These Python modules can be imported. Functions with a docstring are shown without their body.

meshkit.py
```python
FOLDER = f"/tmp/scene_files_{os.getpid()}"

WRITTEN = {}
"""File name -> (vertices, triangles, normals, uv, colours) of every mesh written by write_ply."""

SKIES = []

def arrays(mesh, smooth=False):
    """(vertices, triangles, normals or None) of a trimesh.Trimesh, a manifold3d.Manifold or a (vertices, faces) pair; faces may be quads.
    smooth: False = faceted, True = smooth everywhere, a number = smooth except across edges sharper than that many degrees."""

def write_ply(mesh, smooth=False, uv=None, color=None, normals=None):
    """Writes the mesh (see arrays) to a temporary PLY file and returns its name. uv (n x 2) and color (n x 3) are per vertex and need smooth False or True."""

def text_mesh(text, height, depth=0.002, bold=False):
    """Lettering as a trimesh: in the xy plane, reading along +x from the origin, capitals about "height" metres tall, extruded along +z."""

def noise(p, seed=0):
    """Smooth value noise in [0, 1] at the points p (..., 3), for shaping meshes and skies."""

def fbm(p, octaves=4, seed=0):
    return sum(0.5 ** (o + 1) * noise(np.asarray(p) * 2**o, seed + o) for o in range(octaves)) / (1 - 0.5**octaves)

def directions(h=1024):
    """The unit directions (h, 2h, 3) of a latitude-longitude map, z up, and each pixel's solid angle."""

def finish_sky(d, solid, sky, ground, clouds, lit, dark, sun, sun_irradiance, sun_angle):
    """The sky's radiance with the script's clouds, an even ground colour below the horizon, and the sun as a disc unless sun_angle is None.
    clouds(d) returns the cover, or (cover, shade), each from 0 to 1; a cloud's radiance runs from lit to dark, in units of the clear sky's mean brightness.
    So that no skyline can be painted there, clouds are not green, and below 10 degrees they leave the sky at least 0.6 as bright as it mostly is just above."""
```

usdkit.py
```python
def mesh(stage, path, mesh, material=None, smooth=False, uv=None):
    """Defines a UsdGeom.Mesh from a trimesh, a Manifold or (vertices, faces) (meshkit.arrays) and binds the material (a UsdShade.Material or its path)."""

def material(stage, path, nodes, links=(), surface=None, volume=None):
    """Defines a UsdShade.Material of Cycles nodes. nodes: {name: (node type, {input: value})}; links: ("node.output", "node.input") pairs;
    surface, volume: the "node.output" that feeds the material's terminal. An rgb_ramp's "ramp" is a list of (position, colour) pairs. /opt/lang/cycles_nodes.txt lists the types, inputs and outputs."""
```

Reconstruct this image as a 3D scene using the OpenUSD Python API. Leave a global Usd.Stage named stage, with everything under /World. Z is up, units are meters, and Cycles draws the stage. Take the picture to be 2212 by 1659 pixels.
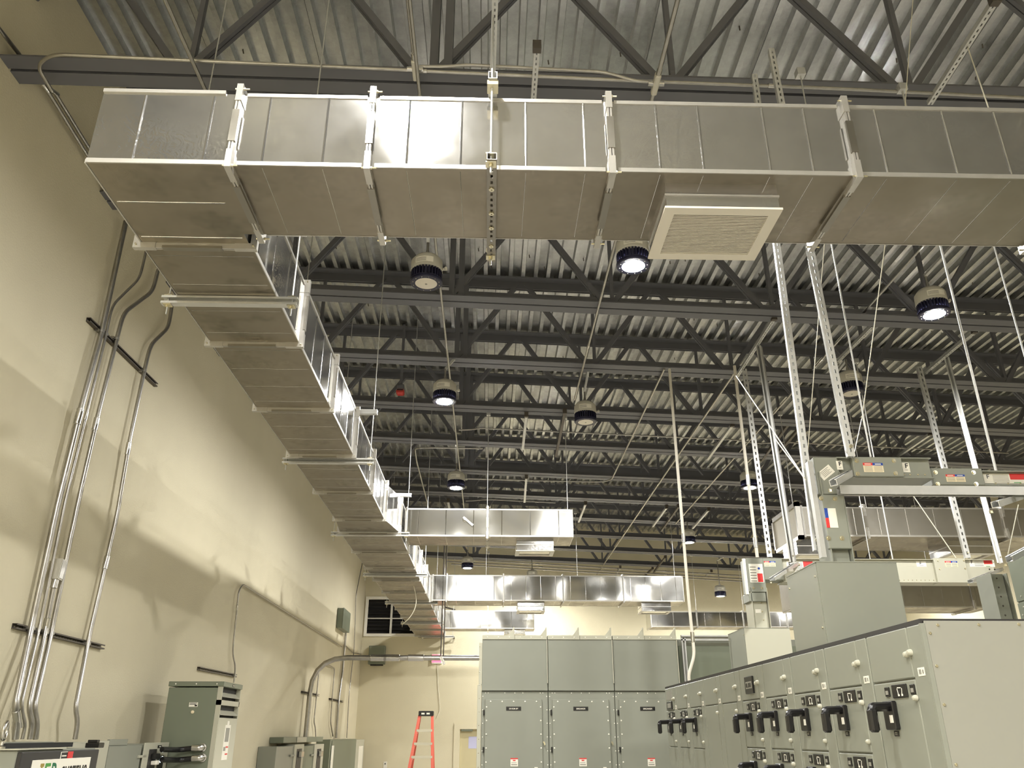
import math, random
import numpy as np
import trimesh, usdkit, meshkit
from pxr import Usd, UsdGeom, UsdShade, UsdLux, Gf, Sdf

stage = Usd.Stage.CreateInMemory()
UsdGeom.SetStageUpAxis(stage, 'Z')
UsdGeom.SetStageMetersPerUnit(stage, 1.0)
UsdGeom.Xform.Define(stage, '/World')

# ------------------------------------------------------------------ camera
FPX, PITCH, YAW = 1750.0, math.radians(23.4), math.radians(1.55)
C = np.array([0, 0, 1.9])
_f0 = np.array([math.sin(YAW), math.cos(YAW), 0]); _r = np.array([math.cos(YAW), -math.sin(YAW), 0]); _u0 = np.array([0, 0, 1.0])
_fw = _f0 * math.cos(PITCH) + _u0 * math.sin(PITCH)
_up = _u0 * math.cos(PITCH) - _f0 * math.sin(PITCH)
cam = UsdGeom.Camera.Define(stage, '/World/camera')
cam.AddTransformOp().Set(Gf.Matrix4d(*_r, 0, *_up, 0, *(-_fw), 0, *C, 1))
cam.CreateHorizontalApertureAttr(36.0)
cam.CreateVerticalApertureAttr(27.0)
cam.CreateFocalLengthAttr(FPX / 2212 * 36.0)
cam.CreateClippingRangeAttr(Gf.Vec2f(0.05, 200))
cam.CreateExposureAttr(1.7)
LAMP = 620.0                      # radiance of a lit lamp lens
LAMP_COLOR = (1.0, 0.985, 0.955)


def at(u, v, **k):
    """the point of the room that a pixel of the 2212x1659 picture shows, given one of its coordinates"""
    d = _r * (u - 1106) / FPX - _up * (v - 829.5) / FPX + _fw
    (a, val), = k.items()
    i = 'xyz'.index(a)
    return C + d * ((val - C[i]) / d[i])


# ------------------------------------------------------------------ helpers
def lin(*c):
    return tuple((x / 255 / 12.92) if x / 255 <= 0.04045 else ((x / 255 + 0.055) / 1.055) ** 2.4 for x in c)


MATS = {}


def mat(name, color, rough=0.5, metal=0.0, vary=0.0, scale=3.0, bump=0.0, bscale=40.0, rvary=0.0, spec=0.5, emis=None, warp=0.0, stretch=None):
    n = {'p': ('principled_bsdf', {'base_color': color, 'roughness': rough, 'metallic': metal, 'specular_ior_level': spec})}
    l = []
    if vary or bump or rvary or warp:
        n['g'] = ('geometry', {})
        src = 'g.position'
        if stretch:
            n['m'] = ('mapping', {'scale': stretch}); l.append((src, 'm.vector')); src = 'm.vector'
    if vary:
        n['n'] = ('noise_texture', {'scale': scale, 'detail': 5.0, 'roughness': 0.6}); l.append((src, 'n.vector'))
        a = tuple(min(1, c * (1 + vary)) for c in color); b = tuple(c * (1 - vary) for c in color)
        n['r'] = ('rgb_ramp', {'ramp': [(0.25, b), (0.75, a)]}); l += [('n.fac', 'r.fac'), ('r.color', 'p.base_color')]
    if rvary:
        n['n2'] = ('noise_texture', {'scale': scale * 2.3, 'detail': 6.0, 'roughness': 0.65}); l.append((src, 'n2.vector'))
        n['mr'] = ('map_range', {'from_min': 0.3, 'from_max': 0.7, 'to_min': max(0.03, rough - rvary), 'to_max': rough + rvary}); l += [('n2.fac', 'mr.value'), ('mr.result', 'p.roughness')]
    last = None
    if warp:
        n['nw'] = ('noise_texture', {'scale': 1.7, 'detail': 0.0}); l.append(('g.position', 'nw.vector'))
        n['bw'] = ('bump', {'strength': 1.0, 'distance': warp}); l.append(('nw.fac', 'bw.height')); last = 'bw.normal'
    if bump:
        n['nb'] = ('noise_texture', {'scale': bscale, 'detail': 3.0}); l.append((src, 'nb.vector'))
        n['b'] = ('bump', {'strength': 1.0, 'distance': bump}); l.append(('nb.fac', 'b.height'))
        if last: l.append((last, 'b.normal'))
        last = 'b.normal'
    if last: l.append((last, 'p.normal'))
    if emis:
        n['p'][1]['emission_color'] = emis[0]; n['p'][1]['emission_strength'] = emis[1]
    MATS[name] = usdkit.material(stage, '/World/Looks/' + name, n, l, surface='p.BSDF')


USED, ORG = {}, {}


def path_for(name, parent):
    base = str(parent.GetPath()) if parent is not None else '/World'
    k = USED.get((base, name), 0)
    USED[(base, name)] = k + 1
    return base + '/' + (name if k == 0 else '%s_%03d' % (name, k))


def keys(p, label=None, cat=None, group=None, kind=None):
    for k, v in (('label', label), ('category', cat), ('group', group), ('kind', kind)):
        if v: p.SetCustomDataByKey(k, v)
    return p


def thing(name, label, cat, loc=(0, 0, 0), group=None, kind=None, rotz=0):
    pth = path_for(name, None)
    x = UsdGeom.Xform.Define(stage, pth)
    x.AddTranslateOp().Set(Gf.Vec3d(*map(float, loc)))
    if rotz: x.AddRotateZOp().Set(float(rotz))
    ORG[pth] = np.array(loc, float)
    return keys(x.GetPrim(), label, cat, group, kind)


def dup(root, loc, label, group=None, rotz=0, cat=None):
    t = thing(root.GetName().rstrip('0123456789').rstrip('_'), label, cat or root.GetCustomDataByKey('category'), loc, group or root.GetCustomDataByKey('group'), rotz=rotz)
    t.GetReferences().AddInternalReference(root.GetPath())
    t.SetInstanceable(True)
    return t


class G:
    """collects triangles for one mesh"""
    def __init__(s): s.v, s.f, s.n = [], [], 0

    def add(s, v, f):
        v = np.asarray(v, float); f = np.asarray(f, int)
        if f.shape[1] == 4: f = np.vstack([f[:, [0, 1, 2]], f[:, [0, 2, 3]]])
        s.v.append(v); s.f.append(f + s.n); s.n += len(v)
        return s

    def box(s, x0, x1, y0, y1, z0, z1):
        x0, x1 = min(x0, x1), max(x0, x1); y0, y1 = min(y0, y1), max(y0, y1); z0, z1 = min(z0, z1), max(z0, z1)
        v = [(x, y, z) for x in (x0, x1) for y in (y0, y1) for z in (z0, z1)]
        return s.add(v, [(0, 1, 3, 2), (4, 6, 7, 5), (0, 4, 5, 1), (2, 3, 7, 6), (0, 2, 6, 4), (1, 5, 7, 3)])

    def cbox(s, x0, x1, y0, y1, z0, z1, b=0.004):
        """box with chamfered edges"""
        x0, x1 = min(x0, x1), max(x0, x1); y0, y1 = min(y0, y1), max(y0, y1); z0, z1 = min(z0, z1), max(z0, z1)
        b = min(b, (x1 - x0) * .4, (y1 - y0) * .4, (z1 - z0) * .4)
        pts = []
        for x, dx in ((x0, b), (x1, -b)):
            for y, dy in ((y0, b), (y1, -b)):
                for z, dz in ((z0, b), (z1, -b)):
                    pts += [(x + dx, y + dy, z), (x + dx, y, z + dz), (x, y + dy, z + dz)]
        h = trimesh.convex.convex_hull(np.array(pts))
        return s.add(h.vertices, h.faces)

    def bar(s, a, b, w, h, side=None):
        """straight bar of width w (across) and height h from a to b"""
        a, b = np.asarray(a, float), np.asarray(b, float)
        d = b - a; d /= np.linalg.norm(d)
        if side is None:
            side = np.cross(d, (0, 0, 1.0)) if abs(d[2]) < 0.95 else np.array([1.0, 0, 0])
        side = np.asarray(side, float); side = side - d * (side @ d); side /= np.linalg.norm(side)
        up = np.cross(side, d)
        v = [p + side * sx * w / 2 + up * sy * h / 2 for p in (a, b) for sx, sy in ((-1, -1), (1, -1), (1, 1), (-1, 1))]
        return s.add(v, [(0, 3, 2, 1), (4, 5, 6, 7), (0, 1, 5, 4), (1, 2, 6, 5), (2, 3, 7, 6), (3, 0, 4, 7)])

    def tube(s, pts, r, n=10, cap=True):
        pts = np.asarray(pts, float)
        t = np.gradient(pts, axis=0); t /= np.linalg.norm(t, axis=1, keepdims=True)
        ref = np.array([0.31, 0.17, 1.0]) if abs(t[0][2]) < 0.9 else np.array([1.0, 0.2, 0.1])
        u = np.cross(t[0], ref); u /= np.linalg.norm(u)
        rings = []
        rr = np.broadcast_to(np.asarray(r, float), (len(pts),))
        for i in range(len(pts)):
            u = u - t[i] * (u @ t[i]); u /= np.linalg.norm(u); w = np.cross(t[i], u)
            a = np.arange(n) * 2 * math.pi / n
            rings.append(pts[i] + rr[i] * (np.cos(a)[:, None] * u + np.sin(a)[:, None] * w))
        v = np.vstack(rings); f = []
        for i in range(len(pts) - 1):
            for j in range(n):
                k = (j + 1) % n
                f.append((i * n + j, i * n + k, (i + 1) * n + k, (i + 1) * n + j))
        s.add(v, f)
        if cap:
            for i, fl in ((0, True), (len(pts) - 1, False)):
                vv = np.vstack([rings[i], pts[i]])
                s.add(vv, [((j + 1) % n, j, n) if fl else (j, (j + 1) % n, n) for j in range(n)])
        return s

    def lathe(s, prof, o, axis=(0, 0, 1), n=24):
        """profile of (radius, height) turned about an axis through o"""
        o = np.asarray(o, float); ax = np.asarray(axis, float); ax /= np.linalg.norm(ax)
        u = np.cross(ax, (0.3, 1, 0.2)); u /= np.linalg.norm(u); w = np.cross(ax, u)
        a = np.arange(n) * 2 * math.pi / n
        ring = np.cos(a)[:, None] * u + np.sin(a)[:, None] * w
        v = np.vstack([o + ring * max(r, 1e-5) + ax * h for r, h in prof]); f = []
        for i in range(len(prof) - 1):
            for j in range(n):
                k = (j + 1) % n
                f.append((i * n + j, i * n + k, (i + 1) * n + k, (i + 1) * n + j))
        return s.add(v, f)

    def prism(s, poly, a, b, xd, yd):
        """extrudes a 2-D outline (may be concave) from a to b; xd, yd: its axes"""
        from shapely.geometry import Polygon
        vv, ff = trimesh.creation.triangulate_polygon(Polygon(poly), engine='earcut')
        poly = np.asarray(vv)
        a, b, xd, yd = (np.asarray(q, float) for q in (a, b, xd, yd))
        P = poly[:, :1] * xd + poly[:, 1:2] * yd
        n = len(poly)
        s.add(np.vstack([P + a, P + b]), np.vstack([np.asarray(ff)[:, ::-1], np.asarray(ff) + n]))
        from shapely.geometry import LinearRing
        ring = np.asarray(Polygon(poly if False else vv).exterior.coords) if False else None
        return s

    def extr(s, poly, a, b, xd, yd):
        """outline of a closed loop, extruded from a to b with both ends closed"""
        from shapely.geometry import Polygon
        poly = np.asarray(poly, float)
        a, b, xd, yd = (np.asarray(q, float) for q in (a, b, xd, yd))
        P = poly[:, :1] * xd + poly[:, 1:2] * yd; n = len(poly)
        s.add(np.vstack([P + a, P + b]), [(i, (i + 1) % n, n + (i + 1) % n, n + i) for i in range(n)])
        vv, ff = trimesh.creation.triangulate_polygon(Polygon(poly), engine='earcut')
        Q = np.asarray(vv)[:, :1] * xd + np.asarray(vv)[:, 1:2] * yd
        s.add(Q + a, np.asarray(ff)[:, ::-1]); s.add(Q + b, ff)
        return s

    def sheet(s, rows):
        """grid of points as a surface"""
        rows = np.asarray(rows, float); m, n = rows.shape[:2]
        return s.add(rows.reshape(-1, 3), [(i * n + j, i * n + j + 1, (i + 1) * n + j + 1, (i + 1) * n + j) for i in range(m - 1) for j in range(n - 1)])

    def strut(s, a, b, open_dir, w=0.041, h=0.041, slots=0.0, t=0.004):
        """slotted strut channel from a to b whose open side faces open_dir"""
        a, b, o = (np.asarray(q, float) for q in (a, b, open_dir))
        d = b - a; L = np.linalg.norm(d); d /= L
        o = o - d * (o @ d); o /= np.linalg.norm(o); x = np.cross(d, o)
        def piece(x0, x1, o0, o1, s0=0.0, s1=None):
            s1 = L if s1 is None else s1
            p, q = a + x * (x0 + x1) / 2 + o * (o0 + o1) / 2 + d * s0, a + x * (x0 + x1) / 2 + o * (o0 + o1) / 2 + d * s1
            s.bar(p, q, abs(x1 - x0), abs(o1 - o0), side=x)
        piece(-w / 2, -w / 2 + t, -h / 2, h / 2); piece(w / 2 - t, w / 2, -h / 2, h / 2)
        piece(-w / 2 + t, -w * .22, h / 2 - t, h / 2); piece(w * .22, w / 2 - t, h / 2 - t, h / 2)
        if slots:
            piece(-w / 2 + t, -w * .12, -h / 2, -h / 2 + t); piece(w * .12, w / 2 - t, -h / 2, -h / 2 + t)
            k = 0.0
            while k < L:
                piece(-w * .12, w * .12, -h / 2, -h / 2 + t, k, min(L, k + slots * .5)); k += slots
        else:
            piece(-w / 2 + t, w / 2 - t, -h / 2, -h / 2 + t)
        return s

    def text(s, txt, height, o, xd, yd, bold=True, depth=0.0015, maxw=None):
        m = meshkit.text_mesh(txt, height, depth, bold)
        v = np.array(m.vertices); xd, yd = np.asarray(xd, float), np.asarray(yd, float)
        if maxw:
            v[:, 0] *= maxw / max(1e-6, v[:, 0].max())
        return s.add(np.asarray(o) + v[:, :1] * xd + v[:, 1:2] * yd + v[:, 2:] * np.cross(xd, yd), m.faces)

    def hexbolt(s, o, axis, r=0.008, h=0.006):
        return s.lathe([(0, 0), (r, 0), (r, h), (0, h)], o, axis, 6)

    def dome(s, o, axis, r=0.009, h=0.006):
        return s.lathe([(r, 0), (r * .8, h * .7), (0, h)], o, axis, 8)


def obj(name, g, m, parent=None, smooth=False):
    """one mesh of the scene; g holds world coordinates"""
    pth = path_for(name, parent)
    v, f = np.vstack(g.v), np.vstack(g.f)
    o = np.zeros(3)
    if parent is not None:
        q = parent.GetPath()
        while str(q) not in ORG: q = q.GetParentPath()
        o = ORG[str(q)]
    ORG[pth] = o
    return usdkit.mesh(stage, pth, trimesh.Trimesh(v - o, f, process=False), MATS[m], smooth=smooth).GetPrim()


def bend(pts, r=0.12, n=6):
    """polyline with rounded corners"""
    pts = [np.asarray(p, float) for p in pts]; out = [pts[0]]
    for i in range(1, len(pts) - 1):
        a, p, b = pts[i - 1], pts[i], pts[i + 1]
        d1, d2 = a - p, b - p; l1, l2 = np.linalg.norm(d1), np.linalg.norm(d2)
        k = min(r, l1 * .45, l2 * .45); q0, q1 = p + d1 / l1 * k, p + d2 / l2 * k
        for t in np.linspace(0, 1, n):
            out.append(q0 * (1 - t) ** 2 + 2 * p * t * (1 - t) + q1 * t ** 2)
    out.append(pts[-1])
    return np.array(out)


# ------------------------------------------------------------------ materials
mat('wall_paint', lin(204, 196, 170), 0.75, vary=0.03, scale=1.2, bump=0.002, bscale=60, spec=0.25)
mat('back_paint', lin(206, 198, 170), 0.75, vary=0.03, scale=1.2, bump=0.002, bscale=60, spec=0.25)
mat('concrete_floor', lin(165, 160, 150), 0.45, vary=0.05, scale=0.8)
mat('deck_steel', lin(196, 197, 196), 0.28, 0.9, vary=0.05, scale=1.3, rvary=0.04)
mat('joist_steel', lin(98, 98, 101), 0.5, 0.0, vary=0.06, scale=2.0, spec=0.35)
def duct_metal(name, color, rough, dents, warp, metal=1.0):
    """zinc sheet: faint cloudy tone, cloudy gloss, sparse fine dents and scratches"""
    n = {'g': ('geometry', {}), 'p': ('principled_bsdf', {'metallic': metal}),
         'nc': ('noise_texture', {'scale': 2.4, 'detail': 6.0, 'roughness': 0.7}), 'rc': ('rgb_ramp', {'ramp': [(0.3, tuple(c * .86 for c in color)), (0.7, color)]}),
         'nr': ('noise_texture', {'scale': 3.1, 'detail': 3.0}), 'mr': ('map_range', {'from_min': .35, 'from_max': .65, 'to_min': rough * .75, 'to_max': rough * 1.3}),
         'nw': ('noise_texture', {'scale': 1.7, 'detail': 0.0}), 'bw': ('bump', {'strength': 1.0, 'distance': warp}),
         'mk': ('noise_texture', {'scale': 1.9, 'detail': 1.0}), 'mm': ('map_range', {'from_min': .53, 'from_max': .66, 'to_min': 0.0, 'to_max': 1.0, 'clamp': True}),
         'nd': ('noise_texture', {'scale': 13.0, 'detail': 2.0, 'distortion': 2.2}), 'mu': ('math', {'math_type': 'multiply'}), 'bd': ('bump', {'strength': 1.0, 'distance': dents})}
    l = [('g.position', x + '.vector') for x in ('nc', 'nr', 'nw', 'mk', 'nd')]
    l += [('nc.fac', 'rc.fac'), ('rc.color', 'p.base_color'), ('nr.fac', 'mr.value'), ('mr.result', 'p.roughness'), ('nw.fac', 'bw.height'), ('mk.fac', 'mm.value'), ('mm.result', 'mu.value1'), ('nd.fac', 'mu.value2'),
          ('mu.value', 'bd.height'), ('bw.normal', 'bd.normal'), ('bd.normal', 'p.normal')]
    MATS[name] = usdkit.material(stage, '/World/Looks/' + name, n, l, surface='p.BSDF')


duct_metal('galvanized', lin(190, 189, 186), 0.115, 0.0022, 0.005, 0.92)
duct_metal('galvanized_shaded', lin(150, 142, 127), 0.36, 0.001, 0.006, 0.9)  # same zinc, darker and browner: underside shade put into the colour
mat('galvanized_wavy', lin(206, 205, 200), 0.13, 1.0, vary=0.05, scale=3.0, warp=0.03)
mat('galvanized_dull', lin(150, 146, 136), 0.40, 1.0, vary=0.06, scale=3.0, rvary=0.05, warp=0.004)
mat('flange_steel', lin(186, 183, 175), 0.35, 0.65, vary=0.08, scale=9.0)
mat('strut_steel', lin(196, 196, 192), 0.4, 0.6, vary=0.08, scale=9.0)
mat('strut_front', lin(140, 136, 128), 0.45, 0.7)
mat('strut_dark', lin(92, 86, 78), 0.5, 0.6)
mat('conduit_steel', lin(175, 172, 165), 0.33, 0.95, vary=0.12, scale=14.0)
mat('cast_steel', lin(200, 198, 192), 0.25, 1.0)
mat('zinc_bolt', lin(215, 208, 180), 0.25, 0.9)
mat('grille_white', lin(205, 199, 184), 0.5)
mat('dark_void', lin(26, 25, 24), 0.7)
mat('lamp_body', lin(190, 186, 172), 0.45)
mat('lamp_fin', lin(30, 30, 52), 0.4, 0.2)
mat('lamp_lit', (1, 1, 1), 0.4, emis=(LAMP_COLOR, LAMP))
mat('lamp_unlit', lin(214, 206, 188), 0.3)
mat('label_white', lin(226, 222, 208), 0.5)
mat('label_cream', lin(222, 208, 176), 0.5)
mat('label_red', lin(206, 52, 50), 0.5)
mat('label_blue', lin(30, 66, 150), 0.5)
mat('label_grey', lin(140, 138, 128), 0.5)
mat('label_green', lin(70, 150, 84), 0.5)
mat('cabinet_grey', lin(133, 135, 123), 0.38, vary=0.02, scale=1.5, spec=0.5)
mat('cabinet_light', lin(176, 174, 156), 0.4, vary=0.02, scale=1.5)
mat('cabinet_end', lin(143, 142, 131), 0.4, vary=0.02, scale=1.5)
mat('cabinet_green', lin(112, 118, 100), 0.42, vary=0.02, scale=1.5)
mat('seam_dark', lin(46, 46, 40), 0.6)
mat('black_plastic', lin(24, 23, 23), 0.3)
mat('black_paint', lin(44, 42, 40), 0.5)
mat('ladder_orange', lin(206, 96, 76), 0.45)
mat('ladder_aluminium', lin(196, 190, 168), 0.4, 0.3)
mat('paper_lilac', lin(180, 180, 206), 0.6)
mat('door_paint', lin(188, 178, 140), 0.5)
mat('exit_red', lin(220, 50, 60), 0.4, emis=((1.0, 0.06, 0.1), 1.6))
mat('led_white', (1, 1, 1), 0.4, emis=((0.85, 1.0, 0.97), 3.0))
mat('cable_white', lin(215, 210, 190), 0.5)
mat('letter_gold', lin(150, 130, 60), 0.5)
mat('letter_green', lin(70, 140, 60), 0.5)
mat('letter_dark_green', lin(24, 100, 66), 0.5)
mat('sensor_red', lin(190, 60, 50), 0.5)

# ------------------------------------------------------------------ the room
XW, YB, XR, YF = -3.72, 24.85, 12.5, -9.0
ZB = [6.57, 6.60, 6.62, 6.63, 6.64, 6.66, 6.67, 6.69, 6.70, 6.70, 6.70, 6.70]
SL = [-0.015, -0.028] + [-0.037] * 10
JY = [4.84 + 1.7 * k for k in range(12)]
DEPTH = 1.30


def zchord(k, x):
    return ZB[k] + SL[k] * (x - XW)


def zdeck(x, y):
    k = (y - JY[0]) / 1.7
    i = int(min(max(math.floor(k), 0), 10)); t = min(max(k - i, 0), 1)
    return zchord(i, x) * (1 - t) + zchord(i + 1, x) * t + DEPTH


g = G().box(XW - .2, XR + .2, YF - .2, YB + .2, -.2, 0)
keys(obj('floor', g, 'concrete_floor'), 'grey concrete floor of the equipment hall, below the picture', None, None, 'structure')
g = G().box(XW - .2, XW, YF - .2, YB + .2, 0, 8.4)
keys(obj('wall_left', g, 'wall_paint'), 'long beige painted wall at the left of the hall', None, None, 'structure')
DX0, DX1, DZ = at(990, 1571, y=YB)[0], at(990, 1571, y=YB)[0] + 0.95, at(990, 1571, y=YB)[2]
LX0, LX1, LZ0, LZ1 = -3.62, -1.95, 4.60, 5.62
g = G()
for x0, x1, z0, z1 in ((XW, XR, LZ1, 8.4), (XW, LX0, LZ0, LZ1), (LX1, XR, LZ0, LZ1), (XW, XR, DZ, LZ0), (XW, DX0, 0, DZ), (DX1, XR, 0, DZ)):
    g.box(x0, x1, YB, YB + .2, z0, z1)
keys(obj('wall_back', g, 'back_paint'), 'far beige end wall of the hall behind the switchgear', None, None, 'structure')
keys(obj('wall_right', G().box(XR, XR + .2, YF - .2, YB + .2, 0, 8.4), 'back_paint'), 'beige wall at the right side of the hall, mostly out of sight', None, None, 'structure')
keys(obj('wall_front', G().box(XW, XR, YF - .2, YF, 0, 8.4), 'back_paint'), 'beige wall behind the camera', None, None, 'structure')

# ceiling: fluted deck sheets, ribs running away from the camera
ceil = thing('ceiling', 'galvanised fluted steel roof deck over dark joists', None, kind='structure')
RIB, NR = 0.1735, 6
ys = [YF] + JY + [YB + .1]
rng = random.Random(5)
x = XW - 0.05
while x < XR:
    prof = []
    for i in range(NR):
        b = x + i * RIB
        prof += [(b, 0.0), (b + .052, 0.0), (b + .064, .075), (b + RIB - .012, .075)]
    prof.append((x + NR * RIB - .004, 0.0))
    prof = [(a, b) for a, b in prof]
    rows = [[(px_, y, zdeck(px_, y) + h) for px_, h in prof] for y in ys]
    g = G().sheet(rows)
    g.sheet([[(px_, y, zdeck(px_, y) + h + .09) for px_, h in ((x, 0.0), (x + NR * RIB, 0.0))] for y in ys])
    d = obj('deck_panel', g, 'deck_steel', ceil)
    g = G()
    for i in range(NR):                                             # small punched hanger tabs
        for y in np.arange(2.2 + rng.random(), 14, 1.7):
            if rng.random() < .38:
                xx = x + i * RIB + rng.uniform(.08, .15); yy = y + rng.uniform(-.3, .3); z = zdeck(xx, yy) + .075
                g.bar((xx, yy, z), (xx + .008, yy + .02, z - .035), .012, .004)
    if g.n and x < 7: obj('hanger_tab', g, 'strut_dark', d)
    x += NR * RIB

# open-web joists
ORD = ['nearest', 'second', 'third', 'fourth', 'fifth', 'sixth', 'seventh', 'eighth', 'ninth', 'tenth', 'eleventh', 'twelfth']
JLAB = ['nearest dark steel roof joist, above the front duct run, carrying two thin conduits', 'second dark steel joist from the camera, its lower chord hidden behind the front duct run', 'third dark steel joist from the camera, just below the front duct run',
        'fourth dark steel joist from the camera, where the left lamp conduit is joined', 'fifth dark steel joist from the camera, just under the lit left lamp']
for k in range(12):
    y = JY[k]
    lab = JLAB[k] if k < 5 else ('%s dark steel open-web joist from the camera' % ORD[k] if k < 11 else 'farthest dark steel open-web joist, right before the end wall')
    t = thing('roof_joist', lab, 'joist', (XW, y, zchord(k, XW)), 'steel roof joists')
    def zc(x): return zchord(k, x)
    x0, x1 = XW - .1, XR + .1
    AN = [(0, 0), (.13, 0), (.13, .014), (.014, .014), (.014, .13), (0, .13)]
    g = G()
    for sgn in (-1, 1):
        g.extr(AN, (x0, y + sgn * .014, zc(x0)), (x1, y + sgn * .014, zc(x1)), (0, sgn, 0), (0, 0, 1))
    for xx in np.arange(-3.2, XR, 0.94):
        g.box(xx, xx + .06, y - .014, y + .014, zc(xx) + .03, zc(xx) + .1)
    obj('bottom_chord', g, 'joist_steel', t)
    g = G()
    for sgn in (-1, 1):
        g.extr(AN, (x0, y + sgn * .014, zc(x0) + DEPTH), (x1, y + sgn * .014, zc(x1) + DEPTH), (0, sgn, 0), (0, 0, -1))
    obj('top_chord', g, 'joist_steel', t)
    pitch = 1.87
    for n in range(-2, 7):
        xb = -.53 + pitch * n
        for sgn in (-1, 1):
            xt = xb + sgn * pitch / 2
            if xt < XW or xb < XW and xt < XW + .1: continue
            xs = max(xb, XW + .02)
            a = np.array((xb + sgn * .05, y, zc(xb) + .05)); b = np.array((xt - sgn * .06, y, zc(xt) + DEPTH - .05))
            if a[0] < XW: a = a + (b - a) * (XW - a[0]) / (b[0] - a[0])
            if b[0] > XR: continue
            g = G()
            g.bar(a + (0, -.022, 0), b + (0, -.022, 0), .034, .058)
            g.bar(a + (0, .022, 0), b + (0, .022, 0), .034, .058)
            obj('web_diagonal', g, 'joist_steel', t)
        if xb > XW:
            g = G()
            if n == 0:
                g.box(xb + .02, xb + .085, y - .05, y + .05, zc(xb) + .03, zc(xb) + DEPTH - .03)
                g.box(xb + .13, xb + .195, y - .05, y + .05, zc(xb) + .03, zc(xb) + DEPTH - .03)
            else:
                g.box(xb + .03, xb + .07, y - .025, y + .025, zc(xb) + .03, zc(xb) + DEPTH - .03)
            obj('web_vertical', g, 'joist_steel', t)
# ------------------------------------------------------------------ air ducts
def box_shell(g, x0, x1, y0, y1, z0, z1):
    return g.box(x0, x1, y0, y1, z0, z1)


def flange(t, axis, p, a0, a1, z0, z1, simple=False, w=0.034):
    """bolted frame around a duct at position p along its axis; a0..a1, z0..z1: the duct's other sides"""
    def fr(g, lo, hi, b0, b1, c0, c1):
        if axis == 'x': g.box(lo, hi, b0, b1, c0, c1)
        else: g.box(b0, b1, lo, hi, c0, c1)
    g = G()
    for lo, hi in ((p - .012, p - .002), (p + .002, p + .012)):
        fr(g, lo, hi, a0 - w, a0, z0 - w, z1 + w); fr(g, lo, hi, a1, a1 + w, z0 - w, z1 + w)
        fr(g, lo, hi, a0, a1, z0 - w, z0); fr(g, lo, hi, a0, a1, z1, z1 + w)
    f = obj('flange', g, 'flange_steel', t)
    if simple: return f
    # drive cleats clipped over the flange
    for b0, b1, c0, c1 in ((a0 - w - .004, a0 - w + .012, z0 + .12, z1 - .13), (a1 + w - .012, a1 + w + .004, z0 + .1, z1 - .1), (a0 + .13, a1 - .16, z0 - w - .004, z0 - w + .012)):
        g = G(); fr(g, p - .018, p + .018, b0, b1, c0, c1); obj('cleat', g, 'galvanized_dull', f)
    for b, c in ((a0, z0), (a1, z0), (a0, z1), (a1, z1)):
        sb, sc = (-1 if b == a0 else 1), (-1 if c == z0 else 1)
        g = G()
        fr(g, p - .016, p + .016, b, b + sb * (w + .004), c - sc * .07, c + sc * (w + .004))
        fr(g, p - .016, p + .016, b - sb * .09, b, c, c + sc * (w + .004))
        obj('corner_piece', g, 'flange_steel', f)
        o = (p, b + sb * w * .55, c + sc * w * .55) if axis == 'x' else (b + sb * w * .55, p, c + sc * w * .55)
        g = G(); ax = (1, 0, 0) if axis == 'x' else (0, 1, 0)
        g.tube([np.array(o) - .03 * np.array(ax), np.array(o) + .045 * np.array(ax)], .005, 6); g.hexbolt(np.array(o) + .016 * np.array(ax), ax, .009, .008)
        obj('bolt', g, 'zinc_bolt', f)
    return f


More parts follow.
